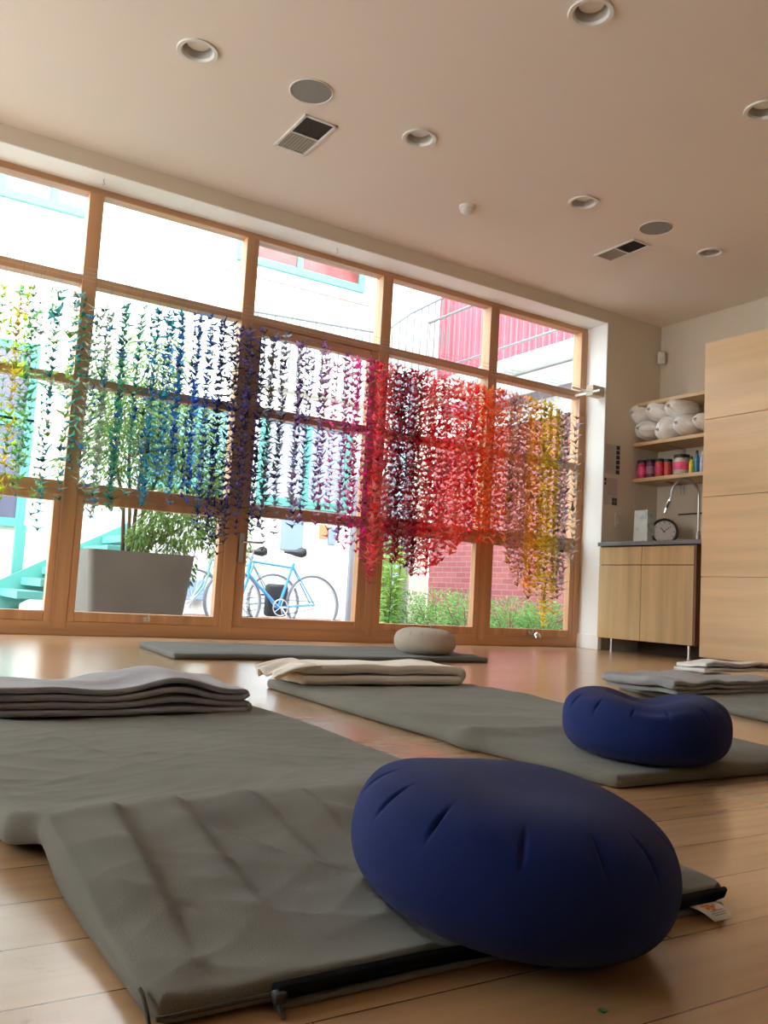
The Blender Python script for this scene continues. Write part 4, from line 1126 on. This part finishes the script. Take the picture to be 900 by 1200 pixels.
for k, (px, Y, R, lab) in enumerate(((480, 8.9, .36, 'low ferny green shrub next to the tall yellow-green shrub'), (515, 8.5, .42, 'feathery green shrub at the left end of brick wall'),
        (548, 8.1, .42, 'feathery green shrub left of the last window mullion'), (600, 7.6, .36, 'feathery green shrub right of the last window mullion'), (638, 7.2, .34, 'feathery green shrub nearest the right window jamb'))):
    q_ = P(px, 715, 1, Y); shrub((q_.x, Y, .12), R, 1500, lab, LEAFL, 8, (1, 1, .9), .026)

# bicycles
def bicycle(cxl, cxr, Y, fm, lab, lean=.06):
    r = .325; zc = GZ+r; wb = cxr-cxl
    t = thing('bicycle', lab, 'bicycle', ((cxl+cxr)/2, Y, GZ), 'bicycles against the white wall')
    def V(x, z, dy=0): return Vector((x, Y+(z-GZ)*lean+dy, z))
    for cx in (cxl, cxr):
        wh = MB(); c = V(cx, zc)
        wh.tube([V(cx+r*cos(a), zc+r*sin(a)) for a in [2*pi*k/48 for k in range(48)]], .015, 8, closed=True)
        w_ = wh.build('wheel', TYRE, t, 'auto')
        rm = MB(); rm.tube([V(cx+(r-.022)*cos(a), zc+(r-.022)*sin(a)) for a in [2*pi*k/48 for k in range(48)]], .010, 8, closed=True); rm.build('rim', RIM, w_, 'auto')
        sp_ = MB()
        for k in range(24):
            a = 2*pi*k/24; sp_.tube([V(cx+.02*cos(a+.6), zc+.02*sin(a+.6), .03*(-1)**k), V(cx+(r-.03)*cos(a), zc+(r-.03)*sin(a))], .0014, 4, cap=False)
        sp_.build('spokes', RIM, w_)
        MB().tube([V(cx, zc, -.05), V(cx, zc, .05)], .018, 10).build('hub', RIM, w_, 'auto')
    bbx, bbz = cxl+wb*.56, GZ+.28; stx, stz = bbx+.17, GZ+.78; htx, htz = cxl+.20, GZ+.80; hbx, hbz = cxl+.155, GZ+.64
    fr = MB()
    fr.tube([V(bbx, bbz), V(stx, stz)], .016, 10); fr.tube([V(stx-.01, stz-.05), V(htx, htz-.03)], .014, 10); fr.tube([V(bbx, bbz), V(hbx, hbz)], .018, 10)
    fr.tube([V(htx, htz+.02), V(hbx-.0, hbz-.02)], .019, 10)
    for dy in (-.05, .05):
        fr.tube([V(bbx, bbz, dy*.5), V(cxr, zc, dy)], .009, 8); fr.tube([V(stx-.01, stz-.04, dy*.3), V(cxr, zc, dy)], .008, 8)
    fr.build('frame', fm, t, 'auto')
    fk = MB()
    for dy in (-.05, .05): fk.tube([V(hbx, hbz-.02, dy), V(hbx-.05, hbz-.18, dy), V(cxl, zc, dy)], [.013, .012, .009], 8)
    fk.tube([V(hbx, hbz-.02, -.05), V(hbx, hbz-.02, .05)], .015, 8); fk.build('fork', fm, t, 'auto')
    hb = MB(); hb.tube([V(htx, htz), V(htx+.012, htz+.09), V(htx-.05, htz+.10)], .013, 8)
    hb.tube([V(htx-.05, htz+.10, -.21), V(htx-.05, htz+.10, .21)], .012, 8)
    for dy in (-.21, .21): hb.tube([V(htx-.05, htz+.10, dy), V(htx-.13, htz+.09, dy), V(htx-.14, htz+.01, dy), V(htx-.08, htz-.04, dy)], .012, 8)
    hb.build('handlebar', STEEL, t, 'auto')
    MB().tube([V(stx, stz), V(stx+.03, stz+.10)], .012, 8).build('seat_post', RIM, t, 'auto')
    sd = MB(); cx_, cz2 = stx+.03, stz+.12
    sd.tube([V(cx_-.15, cz2+.005), V(cx_-.08, cz2+.005), V(cx_, cz2), V(cx_+.06, cz2+.01), V(cx_+.11, cz2+.015)], [.014, .024, .04, .06, .045], 12)
    sd.build('saddle', SADDLE, t, True)
    cr_ = MB(); cr_.tube([V(bbx+.09*cos(a), bbz+.09*sin(a), -.06) for a in [2*pi*k/28 for k in range(28)]], .006, 6, closed=True)
    for k in range(5): cr_.tube([V(bbx, bbz, -.06), V(bbx+.09*cos(k*1.257), bbz+.09*sin(k*1.257), -.06)], .005, 5)
    cr_.tube([V(bbx, bbz, -.07), V(bbx+.11, bbz-.13, -.075)], .010, 8); cr_.tube([V(bbx, bbz, .07), V(bbx-.11, bbz+.13, .075)], .010, 8)
    cr_.build('crank', RIM, t, 'auto')
    pd = MB(); p_ = V(bbx+.11, bbz-.13, -.12); pd.box(p_.x-.045, p_.x+.045, p_.y-.04, p_.y+.04, p_.z-.01, p_.z+.01, .004); p_ = V(bbx-.11, bbz+.13, .12); pd.box(p_.x-.045, p_.x+.045, p_.y-.04, p_.y+.04, p_.z-.01, p_.z+.01, .004)
    pd.build('pedals', BLACKM, t)
    ch = MB(); ch.tube([V(bbx, bbz+.09, -.06), V(cxr, zc+.035, -.05), V(cxr+.035, zc, -.05), V(cxr, zc-.035, -.05), V(bbx, bbz-.09, -.06)], .004, 5); ch.build('chain', BLACKM, t, 'auto')
    return t
bicycle(3.63, 4.60, 8.85, BLUEF, 'blue road bicycle parked in front, seen through the glass door')
bicycle(3.36, 4.34, 9.35, TEALF, 'sage green bicycle parked behind the blue one')
bgp = MB(); q_ = P(325, 680, 1, 9.1); bgp.box(q_.x-.13, q_.x+.13, 9.04, 9.16, .05, .42, .04, 3)
tag(bgp.build('pannier_bag', SADDLE, None, 'auto'), 'black bag hanging between the two parked bicycles', 'bag')

# ------------------------------------------------------------------ light
wd = bpy.data.worlds.new('sky'); sc.world = wd; wd.use_nodes = True
N, L = wd.node_tree.nodes, wd.node_tree.links
bg = N['Background']
tc = N.new('ShaderNodeTexCoord'); sp = N.new('ShaderNodeSeparateXYZ'); L.new(tc.outputs['Generated'], sp.inputs[0])
rp = N.new('ShaderNodeValToRGB'); L.new(sp.outputs['Z'], rp.inputs[0])
rp.color_ramp.elements[0].position = 0; rp.color_ramp.elements[0].color = (.86, .90, .94, 1)
rp.color_ramp.elements[1].position = .7; rp.color_ramp.elements[1].color = (.82, .92, 1.0, 1)
L.new(rp.outputs[0], bg.inputs['Color']); bg.inputs['Strength'].default_value = 4.6
try:
    cy = sc.cycles
    cy.max_bounces = 10; cy.diffuse_bounces = 7; cy.glossy_bounces = 4; cy.transparent_max_bounces = 16; cy.transmission_bounces = 4
    cy.caustics_reflective = False; cy.caustics_refractive = False; cy.sample_clamp_indirect = 8; cy.use_denoising = True
except Exception: pass
vs = sc.view_settings
vs.view_transform = 'Standard'; vs.look = 'None'; vs.gamma = 1; vs.use_curve_mapping = False; vs.exposure = 1.38
sc.display_settings.display_device = 'sRGB'
